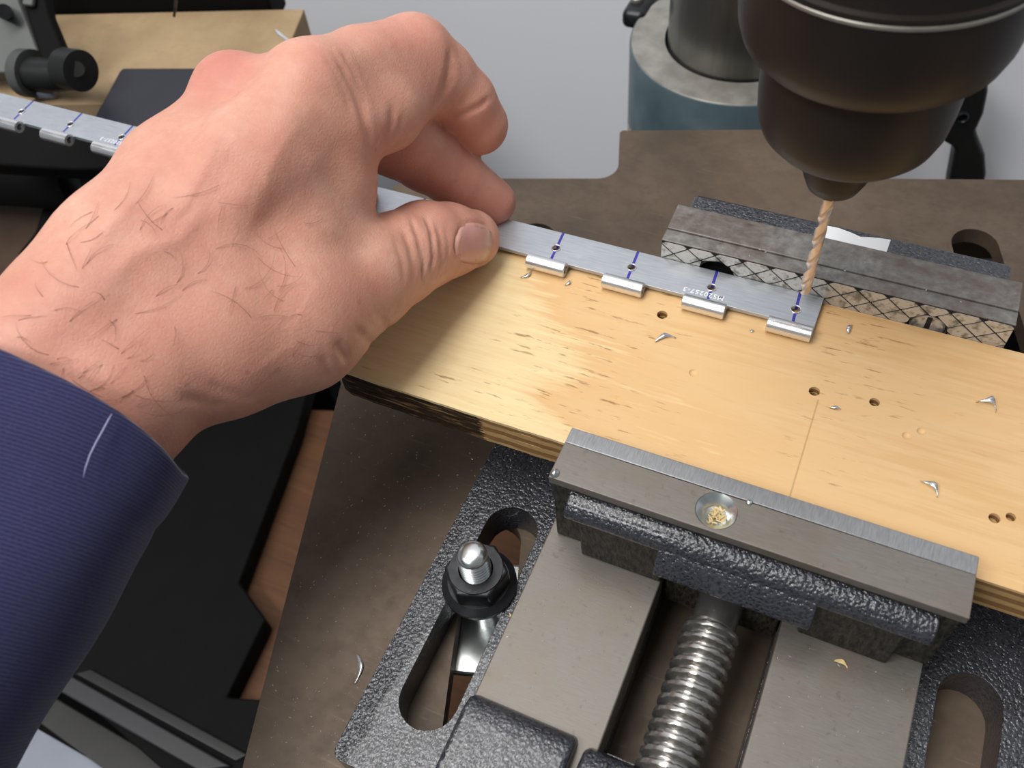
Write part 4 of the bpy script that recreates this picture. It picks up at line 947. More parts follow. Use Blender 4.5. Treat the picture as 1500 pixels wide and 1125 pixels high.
def skin_material():
    m, nt, b = newmat('skin')
    v = coords(nt)
    n0 = noise(nt, v, 38, 4, 0.6); n1 = noise(nt, v, 210, 4, 0.65); n2 = noise(nt, v, 900, 3, 0.6)
    c = ramp(nt, n0, [(0.30, s2l(204, 148, 126)), (0.52, s2l(216, 164, 142)), (0.72, s2l(224, 178, 156))])
    c = mix(nt, ramp(nt, n1, [(0.35, 0.0), (0.72, 0.45)]), c, s2l(202, 136, 118))
    c = mix(nt, ramp(nt, n2, [(0.60, 0.0), (0.75, 0.22)]), c, s2l(232, 194, 174))
    # freckles
    fr = voro(nt, v, 95)
    c = mix(nt, ramp(nt, fr, [(0.05, 0.35), (0.085, 0.0)]), c, s2l(168, 104, 84))
    # redder skin over the knuckles and finger pads
    at = nd(nt, 'ShaderNodeAttribute'); at.attribute_name = 'redness'
    c = mix(nt, at.outputs['Fac'], c, s2l(196, 118, 106))
    setp(nt, b, col=c, rough=ramp(nt, n1, [(0.3, 0.44), (0.7, 0.58)]), spec=0.38, sss=0.22)
    b.inputs['Subsurface Radius'].default_value = (1.0, 0.36, 0.2)
    b.inputs['Subsurface Scale'].default_value = 0.0022
    cells = voro(nt, coords(nt, (1, 1, 1), (0.3, 0.2, 0.6)), 900, 'DISTANCE_TO_EDGE')
    h = math_(nt, 'ADD', math_(nt, 'MULTIPLY', math_(nt, 'MINIMUM', cells, 0.25), 1.6), math_(nt, 'MULTIPLY', n1, 1.3))
    bump(nt, b, h, 0.22, 0.0004)
    return m
SKIN = skin_material()
person = empty('person', HEM0 := (-155.18, 53.34, 95.78))
tag(person, 'left hand and navy sleeved forearm pinching the hinge leaf against the plywood', 'person')
body = obj('hand', (HV, HQ), SKIN, person, smooth=True)
red = np.zeros(len(HV))
for (x, y, z, r, s) in [(-163.2, 154.0, 127.2, 14, 0.75), (-136.5, 158.3, 132.0, 12, 0.3), (-128.2, 191.3, 120.1, 16, 0.4), (-105.4, 170.2, 73.4, 9, 0.3), (-122.2, 160.2, 109.1, 14, 0.3), (-111.6, 119.4, 91.3, 14, 0.35), (-115.9, 195.1, 84.6, 14, 0.55), (-106.7, 195.0, 59.8, 12, 0.55), (-123.8, 178.0, 82.9, 18, 0.35), (-141.2, 112.7, 120.5, 40, 0.25), (-145.9, 75.3, 115.7, 35, 0.3), (-108.8, 165.1, 79.7, 12, 0.35), (-111.4, 126.9, 88.8, 5, 0.5)]:
    red = np.maximum(red, s * np.exp(-((HV - np.array((x, y, z))) ** 2).sum(1) / (r * r)))
ra_ = body.data.attributes.new('redness', 'FLOAT', 'POINT'); ra_.data.foreach_set('value', red.astype(np.float32))

# thumb nail
nv = np.array([(-106.9, 167.87, 75.32), (-106.43, 165.94, 76.09), (-106.08, 164.25, 76.47), (-105.82, 162.83, 76.53), (-105.6, 161.62, 76.36), (-105.38, 160.58, 76.03), (-105.17, 159.71, 75.52), (-104.97, 159.0, 74.84), (-104.77, 158.44, 73.99), (-104.63, 158.1, 72.9), (-104.7, 158.08, 71.46), (-106.53, 169.26, 74.65), (-106.08, 167.45, 75.15), (-105.66, 165.71, 75.45), (-105.31, 164.15, 75.53), (-105.01, 162.82, 75.36), (-104.77, 161.69, 74.99), (-104.55, 160.74, 74.42), (-104.37, 159.96, 73.68), (-104.22, 159.35, 72.73), (-104.16, 158.97, 71.53), (-104.34, 158.92, 70.0), (-106.18, 170.41, 73.98), (-105.69, 168.67, 74.31), (-105.3, 167.05, 74.38), (-104.95, 165.54, 74.31), (-104.61, 164.14, 74.13), (-104.33, 162.93, 73.74), (-104.11, 161.91, 73.15), (-103.94, 161.06, 72.36), (-103.84, 160.42, 71.36), (-103.86, 160.01, 70.08), (-104.17, 159.95, 68.44), (-105.84, 171.41, 73.27), (-105.29, 169.73, 73.48), (-104.9, 168.18, 73.41), (-104.58, 166.76, 73.17), (-104.29, 165.47, 72.81), (-104.03, 164.29, 72.32), (-103.83, 163.26, 71.68), (-103.7, 162.39, 70.85), (-103.65, 161.72, 69.78), (-103.76, 161.3, 68.43), (-104.18, 161.25, 66.72), (-105.53, 172.42, 72.43), (-104.86, 170.72, 72.64), (-104.44, 169.22, 72.48), (-104.12, 167.87, 72.13), (-103.86, 166.64, 71.65), (-103.65, 165.53, 71.04), (-103.51, 164.55, 70.28), (-103.43, 163.71, 69.37), (-103.45, 163.04, 68.25), (-103.62, 162.58, 66.89), (-104.09, 162.45, 65.25), (-105.25, 173.44, 71.47), (-104.48, 171.75, 71.66), (-103.98, 170.26, 71.48), (-103.65, 168.94, 71.08), (-103.39, 167.75, 70.53), (-103.21, 166.69, 69.85), (-103.1, 165.74, 69.03), (-103.08, 164.93, 68.06), (-103.14, 164.25, 66.92), (-103.38, 163.77, 65.56), (-103.93, 163.6, 63.94), (-105.0, 174.49, 70.37), (-104.14, 172.85, 70.52), (-103.59, 171.39, 70.32), (-103.21, 170.09, 69.9), (-102.95, 168.93, 69.32), (-102.78, 167.9, 68.6), (-102.7, 166.99, 67.75), (-102.72, 166.19, 66.75), (-102.85, 165.53, 65.58), (-103.16, 165.05, 64.22), (-103.8, 164.88, 62.61), (-104.77, 175.55, 69.15), (-103.87, 174.03, 69.2), (-103.27, 172.64, 68.95), (-102.87, 171.39, 68.51), (-102.59, 170.27, 67.92), (-102.42, 169.26, 67.19), (-102.36, 168.36, 66.34), (-102.41, 167.58, 65.35), (-102.58, 166.93, 64.19), (-102.97, 166.46, 62.83), (-103.74, 166.32, 61.2), (-104.5, 176.5, 67.93), (-103.62, 175.23, 67.76), (-103.04, 174.01, 67.38), (-102.64, 172.87, 66.86), (-102.37, 171.83, 66.23), (-102.21, 170.89, 65.48), (-102.17, 170.04, 64.62), (-102.26, 169.29, 63.63), (-102.5, 168.67, 62.47), (-102.99, 168.25, 61.09), (-103.95, 168.26, 59.32), (-104.12, 177.23, 66.82), (-103.3, 176.27, 66.39), (-102.77, 175.31, 65.81), (-102.42, 174.38, 65.14), (-102.19, 173.5, 64.4), (-102.09, 172.68, 63.58), (-102.1, 171.93, 62.67), (-102.25, 171.26, 61.66), (-102.56, 170.7, 60.5), (-103.14, 170.33, 59.14), (-104.2, 170.41, 57.38), (-103.63, 177.72, 65.8), (-102.85, 177.07, 65.15), (-102.37, 176.35, 64.41), (-102.06, 175.64, 63.61), (-101.88, 174.93, 62.79), (-101.82, 174.26, 61.93), (-101.88, 173.61, 61.01), (-102.07, 173.0, 60.03), (-102.41, 172.45, 58.96), (-103.0, 172.02, 57.78), (-103.95, 171.81, 56.48)]); N_ = 11
nc = nv.mean(0); nn = np.array(SLN := (0, 0, 1.0))
low = nv - HN[[int(np.argmin(((HV - p) ** 2).sum(1))) for p in nv]] * 1.2
fq = [(i * N_ + j, (i + 1) * N_ + j, (i + 1) * N_ + j + 1, i * N_ + j + 1) for i in range(N_ - 1) for j in range(N_ - 1)]
NB = N_ * N_
rimi = [j for j in range(N_)] + [i * N_ + N_ - 1 for i in range(1, N_)] + [(N_ - 1) * N_ + j for j in range(N_ - 2, -1, -1)] + [i * N_ for i in range(N_ - 2, 0, -1)]
fq += [(rimi[k], rimi[(k + 1) % len(rimi)], rimi[(k + 1) % len(rimi)] + NB, rimi[k] + NB) for k in range(len(rimi))]
m, nt, b = newmat('nail'); n0 = noise(nt, coords(nt, (1, 1, 1)), 160, 3)
at = nd(nt, 'ShaderNodeAttribute'); at.attribute_name = 'along'
c_ = ramp(nt, at.outputs['Fac'], [(0.0, s2l(220, 170, 156)), (0.25, s2l(214, 156, 146)), (0.75, s2l(216, 164, 146)), (0.92, s2l(224, 184, 160))])
c_ = mix(nt, ramp(nt, n0, [(0.4, 0.0), (0.7, 0.3)]), c_, s2l(200, 140, 134))
setp(nt, b, col=c_, rough=0.32, spec=0.5, sss=0.15); b.inputs['Subsurface Scale'].default_value = 0.001
nail = obj('thumb_nail', (np.concatenate([nv, low]), fq), m, person, smooth=True)
al = nail.data.attributes.new('along', 'FLOAT', 'POINT'); al.data.foreach_set('value', [(i // N_) / (N_ - 1) for i in range(NB)] * 2)
bmn = bmesh.new(); bmn.from_mesh(nail.data); bmesh.ops.recalc_face_normals(bmn, faces=bmn.faces); bmn.to_mesh(nail.data); bmn.free()
# arm hair
hs = []
for h_ in [[(-152.8, 102.7, 124.8), (-152.6, 104.7, 124.9), (-152.7, 106.8, 125.0), (-153.2, 109.1, 125.0), (-154.1, 111.4, 124.8), (-155.3, 113.7, 124.5)], [(-135.4, 68.9, 106.0), (-135.8, 66.8, 106.3), (-136.7, 65.0, 106.8), (-137.9, 63.6, 107.6), (-139.4, 62.6, 108.6), (-141.2, 62.2, 109.5)], [(-159.3, 97.6, 126.1), (-160.1, 96.6, 126.1), (-160.9, 95.5, 126.0), (-161.5, 94.3, 125.8), (-161.9, 93.1, 125.6), (-162.1, 91.8, 125.2)], [(-159.9, 88.0, 124.5), (-159.8, 88.7, 125.0), (-159.6, 89.3, 125.3), (-159.4, 90.0, 125.5), (-159.2, 90.7, 125.5), (-159.1, 91.4, 125.4)], [(-156.9, 70.5, 120.7), (-157.8, 69.8, 121.1), (-158.9, 69.1, 121.4), (-160.1, 68.5, 121.6), (-161.3, 67.9, 121.5), (-162.5, 67.4, 121.3)], [(-146.5, 106.1, 122.1), (-146.5, 105.0, 122.3), (-146.7, 103.9, 122.5), (-147.0, 102.9, 122.7), (-147.5, 101.9, 122.8), (-148.0, 101.1, 122.9)], [(-121.0, 105.8, 101.6), (-122.6, 105.2, 103.2), (-124.2, 105.3, 105.0), (-125.7, 106.2, 106.5), (-127.3, 107.8, 107.7), (-128.6, 110.0, 108.4)], [(-122.7, 106.9, 103.2), (-122.8, 109.4, 103.8), (-123.4, 111.9, 104.6), (-124.7, 114.2, 105.5), (-126.3, 116.0, 106.5), (-128.2, 117.1, 107.7)], [(-136.4, 98.6, 113.0), (-135.8, 99.8, 113.2), (-135.5, 101.2, 113.5), (-135.5, 102.6, 114.0), (-136.0, 103.9, 114.6), (-136.8, 104.9, 115.2)], [(-141.8, 69.6, 111.3), (-142.0, 68.6, 111.6), (-142.1, 67.6, 111.6), (-142.2, 66.7, 111.5), (-142.3, 65.7, 111.2), (-142.2, 64.8, 110.7)], [(-158.8, 68.4, 120.6), (-157.9, 69.2, 120.7), (-156.9, 69.9, 120.7), (-155.8, 70.6, 120.6), (-154.8, 71.3, 120.5), (-153.8, 71.9, 120.2)], [(-138.7, 94.0, 113.6), (-138.5, 95.6, 114.2), (-138.7, 97.2, 115.1), (-139.2, 98.6, 116.1), (-140.1, 99.7, 117.1), (-141.2, 100.4, 118.2)], [(-150.0, 73.2, 118.4), (-149.4, 75.1, 119.0), (-148.6, 77.1, 119.4), (-147.9, 79.1, 119.4), (-147.2, 81.1, 119.0), (-146.4, 83.0, 118.3)], [(-140.7, 74.2, 111.8), (-141.4, 74.1, 112.5), (-142.1, 74.0, 113.1), (-142.9, 73.9, 113.7), (-143.7, 73.8, 114.2), (-144.6, 73.8, 114.6)], [(-130.1, 76.7, 99.8), (-129.9, 77.8, 100.5), (-129.6, 79.1, 101.0), (-129.2, 80.3, 101.1), (-128.7, 81.6, 100.9), (-128.1, 82.6, 100.4)], [(-124.3, 97.6, 103.3), (-125.8, 98.0, 105.0), (-127.4, 98.1, 106.6), (-129.2, 97.9, 108.1), (-131.0, 97.5, 109.3), (-132.9, 96.8, 110.3)], [(-155.5, 99.0, 125.6), (-154.9, 100.6, 125.9), (-154.9, 102.7, 126.0), (-155.5, 104.9, 125.9), (-156.7, 107.3, 125.7), (-158.5, 109.7, 125.3)], [(-157.1, 65.2, 119.3), (-156.4, 65.5, 119.4), (-155.7, 65.6, 119.3), (-155.1, 65.6, 119.1), (-154.5, 65.6, 118.7), (-154.0, 65.5, 118.2)], [(-113.6, 102.2, 88.1), (-114.0, 101.2, 88.8), (-114.5, 100.4, 89.6), (-115.1, 99.7, 90.4), (-115.8, 99.1, 91.3), (-116.6, 98.7, 92.1)], [(-157.4, 97.1, 125.8), (-157.7, 95.7, 125.7), (-158.1, 94.5, 125.7), (-158.6, 93.3, 125.6), (-159.2, 92.1, 125.4), (-159.9, 91.0, 125.1)], [(-160.7, 82.5, 124.2), (-161.1, 81.9, 124.3), (-161.7, 81.5, 124.4), (-162.6, 81.4, 124.4), (-163.7, 81.5, 124.3), (-164.9, 81.9, 124.0)], [(-129.6, 111.1, 108.6), (-127.6, 110.5, 107.5), (-125.6, 110.4, 106.3), (-123.6, 110.9, 105.1), (-121.9, 111.9, 103.9), (-120.4, 113.5, 102.7)], [(-149.5, 101.0, 123.5), (-148.5, 101.1, 123.3), (-147.5, 101.0, 123.0), (-146.5, 100.7, 122.5), (-145.8, 100.3, 121.9), (-145.1, 99.7, 121.2)], [(-138.1, 114.8, 119.1), (-137.9, 113.4, 118.7), (-137.7, 112.1, 118.1), (-137.4, 110.9, 117.4), (-137.1, 109.8, 116.6), (-136.6, 108.7, 115.7)], [(-145.1, 101.8, 121.1), (-146.9, 101.9, 122.3), (-148.9, 102.6, 123.4), (-151.1, 103.7, 124.3), (-153.5, 105.4, 124.9), (-156.1, 107.7, 125.1)], [(-156.5, 74.9, 122.2), (-157.1, 75.1, 122.8), (-157.7, 75.4, 123.3), (-158.4, 75.8, 123.7), (-159.0, 76.4, 123.8), (-159.6, 77.1, 123.7)], [(-134.1, 66.5, 103.5), (-133.7, 67.1, 103.6), (-133.4, 67.7, 103.7), (-133.1, 68.4, 103.7), (-132.9, 69.0, 103.5), (-132.7, 69.6, 103.1)], [(-153.3, 84.4, 122.7), (-153.4, 85.4, 123.1), (-153.5, 86.5, 123.4), (-153.7, 87.6, 123.6), (-153.9, 88.6, 123.8), (-154.3, 89.7, 123.9)], [(-148.5, 98.8, 122.7), (-148.7, 100.7, 123.4), (-148.7, 102.6, 123.7), (-148.6, 104.6, 123.7), (-148.2, 106.3, 123.5), (-147.5, 107.8, 122.9)], [(-123.8, 106.5, 104.0), (-123.9, 105.7, 104.2), (-123.9, 104.8, 104.3), (-124.0, 104.0, 104.3), (-124.0, 103.1, 104.2), (-124.1, 102.3, 104.1)], [(-158.2, 93.2, 125.2), (-158.1, 94.6, 125.6), (-158.2, 95.9, 126.0), (-158.4, 97.4, 126.4), (-158.9, 98.9, 126.6), (-159.7, 100.6, 126.6)], [(-144.3, 64.6, 111.4), (-144.0, 65.2, 111.6), (-143.8, 65.8, 111.9), (-143.8, 66.5, 112.1), (-144.0, 67.1, 112.3), (-144.3, 67.8, 112.5)], [(-129.6, 74.1, 95.3), (-129.8, 71.8, 96.2), (-130.2, 69.8, 97.7), (-130.9, 68.1, 99.3), (-132.0, 66.8, 101.1), (-133.4, 66.0, 102.8)], [(-127.8, 102.2, 107.3), (-126.7, 104.4, 106.7), (-126.1, 107.0, 106.4), (-126.1, 109.8, 106.4), (-126.6, 112.5, 106.8), (-127.7, 115.0, 107.3)], [(-145.2, 63.7, 111.7), (-143.8, 63.5, 111.0), (-142.3, 63.4, 110.3), (-141.0, 63.5, 109.5), (-139.7, 63.7, 108.6), (-138.6, 64.1, 107.7)], [(-135.0, 85.4, 109.1), (-134.3, 84.6, 108.9), (-133.7, 83.7, 108.6), (-133.4, 82.7, 108.2), (-133.3, 81.7, 107.7), (-133.4, 80.7, 107.3)], [(-141.3, 63.6, 109.5), (-140.4, 64.9, 109.3), (-139.8, 66.3, 109.4), (-139.6, 67.9, 109.7), (-139.7, 69.5, 110.2), (-140.2, 70.9, 110.8)], [(-114.3, 105.6, 93.8), (-113.5, 106.2, 93.2), (-112.7, 106.9, 92.5), (-112.0, 107.6, 91.7), (-111.4, 108.4, 90.8), (-110.9, 109.3, 89.8)], [(-140.2, 118.2, 122.2), (-141.4, 116.3, 122.2), (-142.8, 114.5, 122.3), (-144.4, 112.8, 122.5), (-146.0, 111.3, 122.7), (-147.8, 110.0, 123.0)], [(-125.9, 126.0, 107.6), (-125.1, 126.6, 107.1), (-124.4, 127.6, 106.6), (-123.9, 128.7, 106.3), (-123.6, 130.1, 106.0), (-123.5, 131.5, 105.8)], [(-138.9, 67.2, 108.8), (-138.7, 68.1, 109.1), (-138.5, 69.0, 109.4), (-138.3, 70.0, 109.5), (-138.2, 71.0, 109.6), (-138.1, 72.0, 109.6)], [(-140.6, 88.8, 113.8), (-140.1, 90.1, 114.2), (-139.6, 91.3, 114.3), (-138.9, 92.5, 114.2), (-138.2, 93.5, 113.8), (-137.5, 94.4, 113.1)], [(-120.0, 103.1, 99.7), (-120.4, 100.6, 99.8), (-120.9, 98.2, 100.0), (-121.5, 95.8, 100.2), (-122.4, 93.5, 100.3), (-123.5, 91.4, 100.4)], [(-140.0, 73.6, 111.1), (-139.6, 75.2, 111.6), (-139.1, 76.8, 111.9), (-138.7, 78.4, 112.0), (-138.4, 80.1, 111.9), (-138.1, 81.8, 111.6)], [(-138.7, 73.5, 110.1), (-138.1, 74.3, 110.2), (-137.7, 75.2, 110.4), (-137.5, 76.2, 110.6), (-137.6, 77.3, 110.8), (-138.0, 78.3, 110.9)], [(-151.5, 80.4, 121.5), (-153.0, 79.5, 122.5), (-155.0, 79.2, 123.4), (-157.3, 79.6, 124.2), (-160.0, 80.8, 124.6), (-162.8, 82.7, 124.5)], [(-135.1, 72.7, 106.7), (-133.9, 71.2, 105.4), (-132.7, 70.2, 103.7), (-131.6, 69.7, 101.7), (-130.7, 69.7, 99.3), (-130.1, 70.3, 96.7)], [(-160.1, 88.5, 124.6), (-158.7, 87.3, 124.5), (-157.3, 86.2, 124.3), (-156.0, 85.2, 124.0), (-154.8, 84.3, 123.6), (-153.7, 83.3, 123.0)], [(-136.7, 74.7, 108.7), (-136.2, 75.2, 108.6), (-135.8, 75.8, 108.6), (-135.5, 76.5, 108.5), (-135.4, 77.2, 108.5), (-135.4, 77.9, 108.4)], [(-129.1, 124.8, 111.1), (-128.9, 125.4, 111.5), (-128.7, 126.1, 111.9), (-128.6, 126.8, 112.3), (-128.6, 127.4, 112.8), (-128.7, 128.0, 113.3)], [(-142.9, 97.8, 118.7), (-142.3, 98.1, 118.4), (-141.8, 98.2, 118.0), (-141.2, 98.2, 117.5), (-140.8, 98.1, 117.0), (-140.4, 97.9, 116.5)], [(-116.8, 101.0, 94.1), (-115.8, 101.2, 93.4), (-114.9, 101.6, 92.6), (-114.1, 102.2, 91.9), (-113.5, 103.0, 91.3), (-113.1, 104.1, 90.9)], [(-146.8, 81.1, 118.1), (-147.1, 81.4, 118.6), (-147.6, 81.6, 119.1), (-148.1, 81.6, 119.6), (-148.6, 81.4, 119.9), (-149.0, 81.0, 120.2)], [(-129.4, 101.3, 108.5), (-128.9, 99.9, 108.1), (-128.5, 98.5, 107.8), (-128.1, 97.2, 107.3), (-127.9, 95.8, 106.8), (-127.7, 94.5, 106.1)], [(-144.1, 66.0, 111.6), (-143.6, 66.8, 111.9), (-143.1, 67.6, 112.1), (-142.7, 68.5, 112.2), (-142.4, 69.4, 112.2), (-142.1, 70.3, 112.0)], [(-139.4, 65.7, 108.6), (-139.7, 65.4, 109.2), (-140.0, 64.9, 109.6), (-140.4, 64.4, 109.8), (-140.7, 63.8, 109.8), (-140.9, 63.2, 109.6)], [(-123.4, 98.8, 102.5), (-122.6, 100.0, 102.0), (-121.8, 101.1, 101.4), (-120.9, 102.0, 100.7), (-120.0, 102.9, 100.0), (-119.1, 103.6, 99.1)], [(-150.8, 65.5, 115.6), (-152.3, 64.8, 116.7), (-153.9, 64.7, 117.8), (-155.7, 65.2, 119.0), (-157.5, 66.3, 119.9), (-159.1, 67.9, 120.7)], [(-139.1, 114.8, 120.0), (-138.0, 115.4, 119.6), (-136.9, 116.1, 119.1), (-135.9, 116.8, 118.5), (-135.0, 117.7, 117.9), (-134.2, 118.8, 117.2)], [(-149.8, 64.1, 114.6), (-148.9, 64.8, 114.6), (-147.9, 65.5, 114.5), (-147.1, 66.3, 114.3), (-146.3, 67.1, 114.0), (-145.6, 68.0, 113.6)], [(-143.7, 79.5, 114.9), (-144.0, 77.9, 115.3), (-144.4, 76.3, 115.5), (-144.9, 74.7, 115.5), (-145.5, 73.2, 115.4), (-146.2, 71.8, 115.1)], [(-135.0, 68.2, 105.4), (-133.5, 68.7, 104.0), (-132.1, 69.7, 102.5), (-131.0, 71.0, 100.9), (-130.2, 72.7, 99.2), (-129.6, 74.6, 97.8)], [(-135.9, 105.9, 114.3), (-134.8, 108.0, 113.9), (-133.4, 109.9, 113.0), (-132.0, 111.3, 111.5), (-130.5, 111.9, 109.9), (-128.9, 111.7, 108.3)], [(-153.2, 73.6, 120.5), (-152.2, 74.4, 120.6), (-151.2, 75.1, 120.6), (-150.1, 75.5, 120.2), (-149.1, 75.9, 119.5), (-148.3, 76.0, 118.6)], [(-141.9, 82.8, 113.8), (-140.6, 84.4, 113.3), (-139.3, 86.1, 112.9), (-138.3, 88.0, 112.5), (-137.5, 90.1, 112.3), (-137.0, 92.4, 112.2)], [(-134.1, 109.2, 113.1), (-134.0, 110.4, 113.5), (-133.9, 111.5, 114.0), (-133.9, 112.5, 114.4), (-134.2, 113.5, 114.9), (-134.6, 114.3, 115.4)], [(-144.6, 78.2, 115.5), (-143.8, 78.1, 115.0), (-143.0, 77.6, 114.5), (-142.5, 76.9, 114.0), (-142.1, 76.0, 113.5), (-142.0, 75.1, 113.1)], [(-122.9, 115.0, 104.0), (-124.7, 115.9, 105.5), (-126.5, 117.0, 106.9), (-128.1, 118.1, 108.3), (-129.6, 119.4, 109.6), (-130.7, 120.7, 111.2)], [(-130.2, 117.1, 109.1), (-129.6, 118.1, 109.1), (-129.1, 119.2, 109.2), (-128.6, 120.3, 109.2), (-128.3, 121.5, 109.2), (-128.1, 122.6, 109.2)], [(-136.4, 66.1, 106.2), (-135.7, 67.4, 106.0), (-135.1, 68.9, 106.0), (-134.6, 70.5, 106.0), (-134.4, 72.2, 106.2), (-134.4, 73.8, 106.4)], [(-117.2, 106.0, 97.9), (-117.7, 105.7, 98.4), (-118.2, 105.1, 98.8), (-118.6, 104.5, 99.0), (-118.9, 103.8, 99.1), (-119.2, 103.0, 98.9)], [(-117.0, 98.1, 91.2), (-116.9, 98.7, 92.3), (-116.6, 99.5, 93.1), (-116.3, 100.4, 93.6), (-115.9, 101.5, 93.8), (-115.4, 102.5, 93.6)], [(-157.3, 89.8, 124.4), (-156.1, 90.4, 124.5), (-155.2, 91.3, 124.5), (-154.6, 92.4, 124.6), (-154.2, 93.7, 124.7), (-154.2, 95.1, 124.8)], [(-149.3, 65.6, 114.6), (-148.9, 66.1, 114.8), (-148.4, 66.5, 114.7), (-147.9, 66.8, 114.6), (-147.3, 66.9, 114.2), (-146.8, 66.9, 113.7)], [(-130.0, 74.1, 98.0), (-129.9, 74.7, 98.6), (-129.8, 75.1, 99.3), (-130.0, 75.4, 100.0), (-130.3, 75.5, 100.8), (-130.8, 75.5, 101.5)], [(-146.2, 108.0, 122.1), (-146.4, 106.9, 122.4), (-146.5, 105.8, 122.5), (-146.4, 104.6, 122.5), (-146.1, 103.4, 122.2), (-145.7, 102.3, 121.8)], [(-137.2, 93.3, 112.3), (-136.8, 94.7, 112.6), (-136.3, 95.9, 112.6), (-135.6, 97.1, 112.5), (-134.7, 98.0, 112.0), (-133.8, 98.7, 111.4)], [(-123.5, 107.9, 103.9), (-122.3, 108.7, 103.6), (-121.3, 109.8, 103.4), (-120.6, 111.2, 103.2), (-120.4, 112.8, 103.0), (-120.5, 114.4, 102.9)], [(-153.2, 85.8, 122.7), (-153.2, 87.6, 123.2), (-152.9, 89.2, 123.5), (-152.2, 90.7, 123.6), (-151.4, 92.1, 123.4), (-150.4, 93.2, 122.9)], [(-126.9, 117.1, 106.6), (-128.1, 116.2, 107.6), (-129.4, 115.6, 108.7), (-130.7, 115.5, 109.8), (-131.9, 115.6, 111.1), (-132.8, 116.0, 112.5)], [(-118.8, 94.3, 90.7), (-119.5, 92.5, 90.8), (-120.1, 90.8, 90.7), (-120.8, 89.2, 90.3), (-121.6, 87.7, 89.5), (-122.4, 86.3, 88.3)], [(-147.6, 64.9, 113.3), (-147.1, 63.9, 113.2), (-146.6, 63.0, 113.1), (-146.2, 62.1, 112.9), (-145.8, 61.2, 112.6), (-145.5, 60.3, 112.1)], [(-121.8, 102.5, 101.4), (-122.0, 104.2, 102.2), (-122.0, 106.0, 102.8), (-121.8, 107.9, 103.0), (-121.3, 109.8, 102.9), (-120.6, 111.6, 102.5)], [(-128.1, 79.6, 96.3), (-127.5, 80.0, 95.9), (-126.9, 80.4, 95.4), (-126.5, 80.6, 94.7), (-126.3, 80.9, 93.9), (-126.3, 81.0, 92.9)]]:
    hs.append(tube(h_, [0.05, 0.05, 0.048, 0.042, 0.03, 0.01], 4))
hair = obj('arm_hair', join(*hs), M['hair'], person, smooth=True); hair['kind'] = 'stuff'
# sleeve: elliptical tube with a turned-in hem
SC_ = [np.array(p) for p in [(-156.8, 65.08, 98.69), (-156.96, 63.64, 98.24), (-157.15, 61.91, 97.7), (-157.55, 58.18, 96.55), (-158.29, 51.1, 94.38), (-159.14, 42.74, 91.85), (-160.19, 31.85, 88.61), (-161.38, 18.63, 84.78), (-162.63, 3.36, 80.49), (-163.91, -14.84, 75.61), (-164.94, -33.15, 70.99), (-165.94, -68.3, 63.18), (-165.08, -103.1, 57.49), (-160.9, -136.63, 55.7)]]
E1, E2 = np.array((0.9159, -0.0745, -0.3947)), np.array((0.302, -0.5202, 0.7989))
NS = 96
axd = (SC_[0] - SC_[-1]) / np.linalg.norm(SC_[0] - SC_[-1])
E2 = E2 - axd * (E2 @ axd); E2 /= np.linalg.norm(E2); E1 = np.cross(E2, axd); E1 *= np.sign(E1 @ np.array((0.9159, -0.0745, -0.3947))); E1 /= np.linalg.norm(E1)
rings, uvs = [], []
def ring(c, ra_, rb_, s_, fold):
    out = []; u = []
    for i in range(NS):
        a = 2 * math.pi * i / NS
        k = 1 + fold * (0.012 * math.sin(3 * a + s_ * 0.05) + 0.008 * math.sin(5 * a - s_ * 0.11 + 1) + 0.010 * math.sin(2 * a + s_ * 0.18))
        # slightly squared section
        ca, sa = math.cos(a), math.sin(a)
        q = (abs(ca) ** 2.5 + abs(sa) ** 2.5) ** (-1 / 2.5)
        p = c - axd * (4.6 * abs(ca) ** 3 * math.exp(-(0 if fold < 0.05 else max(s_, 0)) / 14)) + E1 * (ra_ * q * k * ca) + E2 * (rb_ * q * k * sa)
        out.append(tuple(p)); u.append((s_ + 0.16 * ra_ * ca, a * 30))
    return out, u
tot = [0.0]
for i in range(1, len(SC_)): tot.append(tot[-1] + float(np.linalg.norm(SC_[i] - SC_[i - 1])))
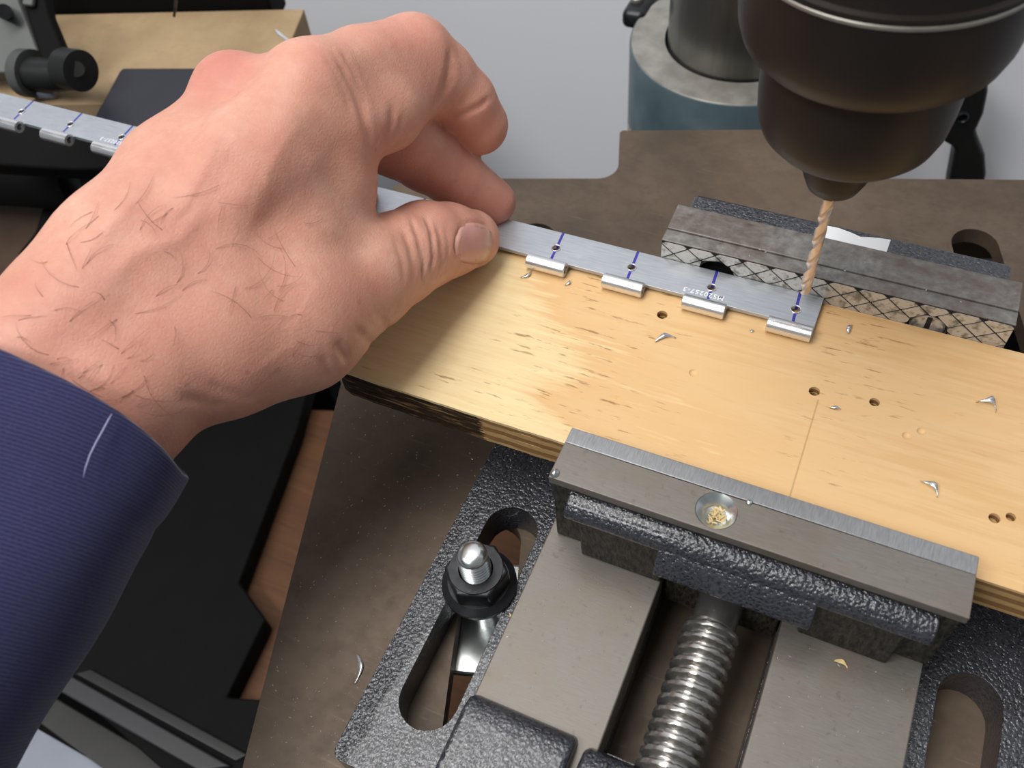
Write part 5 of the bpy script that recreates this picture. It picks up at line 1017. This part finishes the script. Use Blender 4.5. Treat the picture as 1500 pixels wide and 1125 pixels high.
prof = [(26.0, -2.4, 0), (10.0, -2.2, 0), (1.5, -2.0, 0), (0.3, -1.6, 0), (0.0, -0.8, 0), (0.5, -0.1, 0), (1.6, 0.2, 0.2)]
RA, RB = 33.6, 25.0
def at_s(s):
    for i in range(len(tot) - 1):
        if s <= tot[i + 1] or i == len(tot) - 2:
            t = (s - tot[i]) / (tot[i + 1] - tot[i]); return SC_[i] + (SC_[i + 1] - SC_[i]) * t
for s_, dr, fo in prof:
    r_, u_ = ring(at_s(s_), RA + dr, RB + dr, s_, fo); rings.append(r_); uvs.append(u_)
s_ = 3.0
while s_ < tot[-1]:
    gr_ = 0.35 * math.sin(s_ * 0.22) * math.exp(-s_ / 40)
    hem = -0.5 * math.exp(-((s_ - 17) / 2.2) ** 2)
    r_, u_ = ring(at_s(s_), RA + gr_ + hem, RB + gr_ + hem + min(s_, 120) * 0.015, s_, min(1.0, 0.2 + s_ / 40)); rings.append(r_); uvs.append(u_)
    s_ += 2.0 if s_ < 120 else 6.0
V_ = [p for r_ in rings for p in r_]
F_ = [(k * NS + i, k * NS + (i + 1) % NS, (k + 1) * NS + (i + 1) % NS, (k + 1) * NS + i) for k in range(len(rings) - 1) for i in range(NS)]
F_.append(tuple((len(rings) - 1) * NS + i for i in range(NS)))
sleeve = obj('sleeve', (V_, F_), M['cloth'], person, smooth=True)
bmn = bmesh.new(); bmn.from_mesh(sleeve.data); bmesh.ops.recalc_face_normals(bmn, faces=bmn.faces)
ul = bmn.loops.layers.uv.new('UVMap'); fu = [u for r_ in uvs for u in r_]
for f in bmn.faces:
    for l in f.loops: l[ul].uv = fu[l.vert.index]
bmn.to_mesh(sleeve.data); bmn.free()
sleeve['label'] = 'navy ribbed cloth sleeve'
obj('lint_thread', tube([(-129.01, 58.82, 113.69), (-129.06, 57.49, 113.25), (-129.12, 55.3, 112.51), (-129.22, 52.66, 111.66), (-129.23, 50.12, 110.76), (-128.98, 47.52, 109.59), (-128.65, 45.84, 108.67)], [0.1, 0.2, 0.22, 0.22, 0.2, 0.16, 0.06], 6), M['thread'], sleeve, smooth=True)
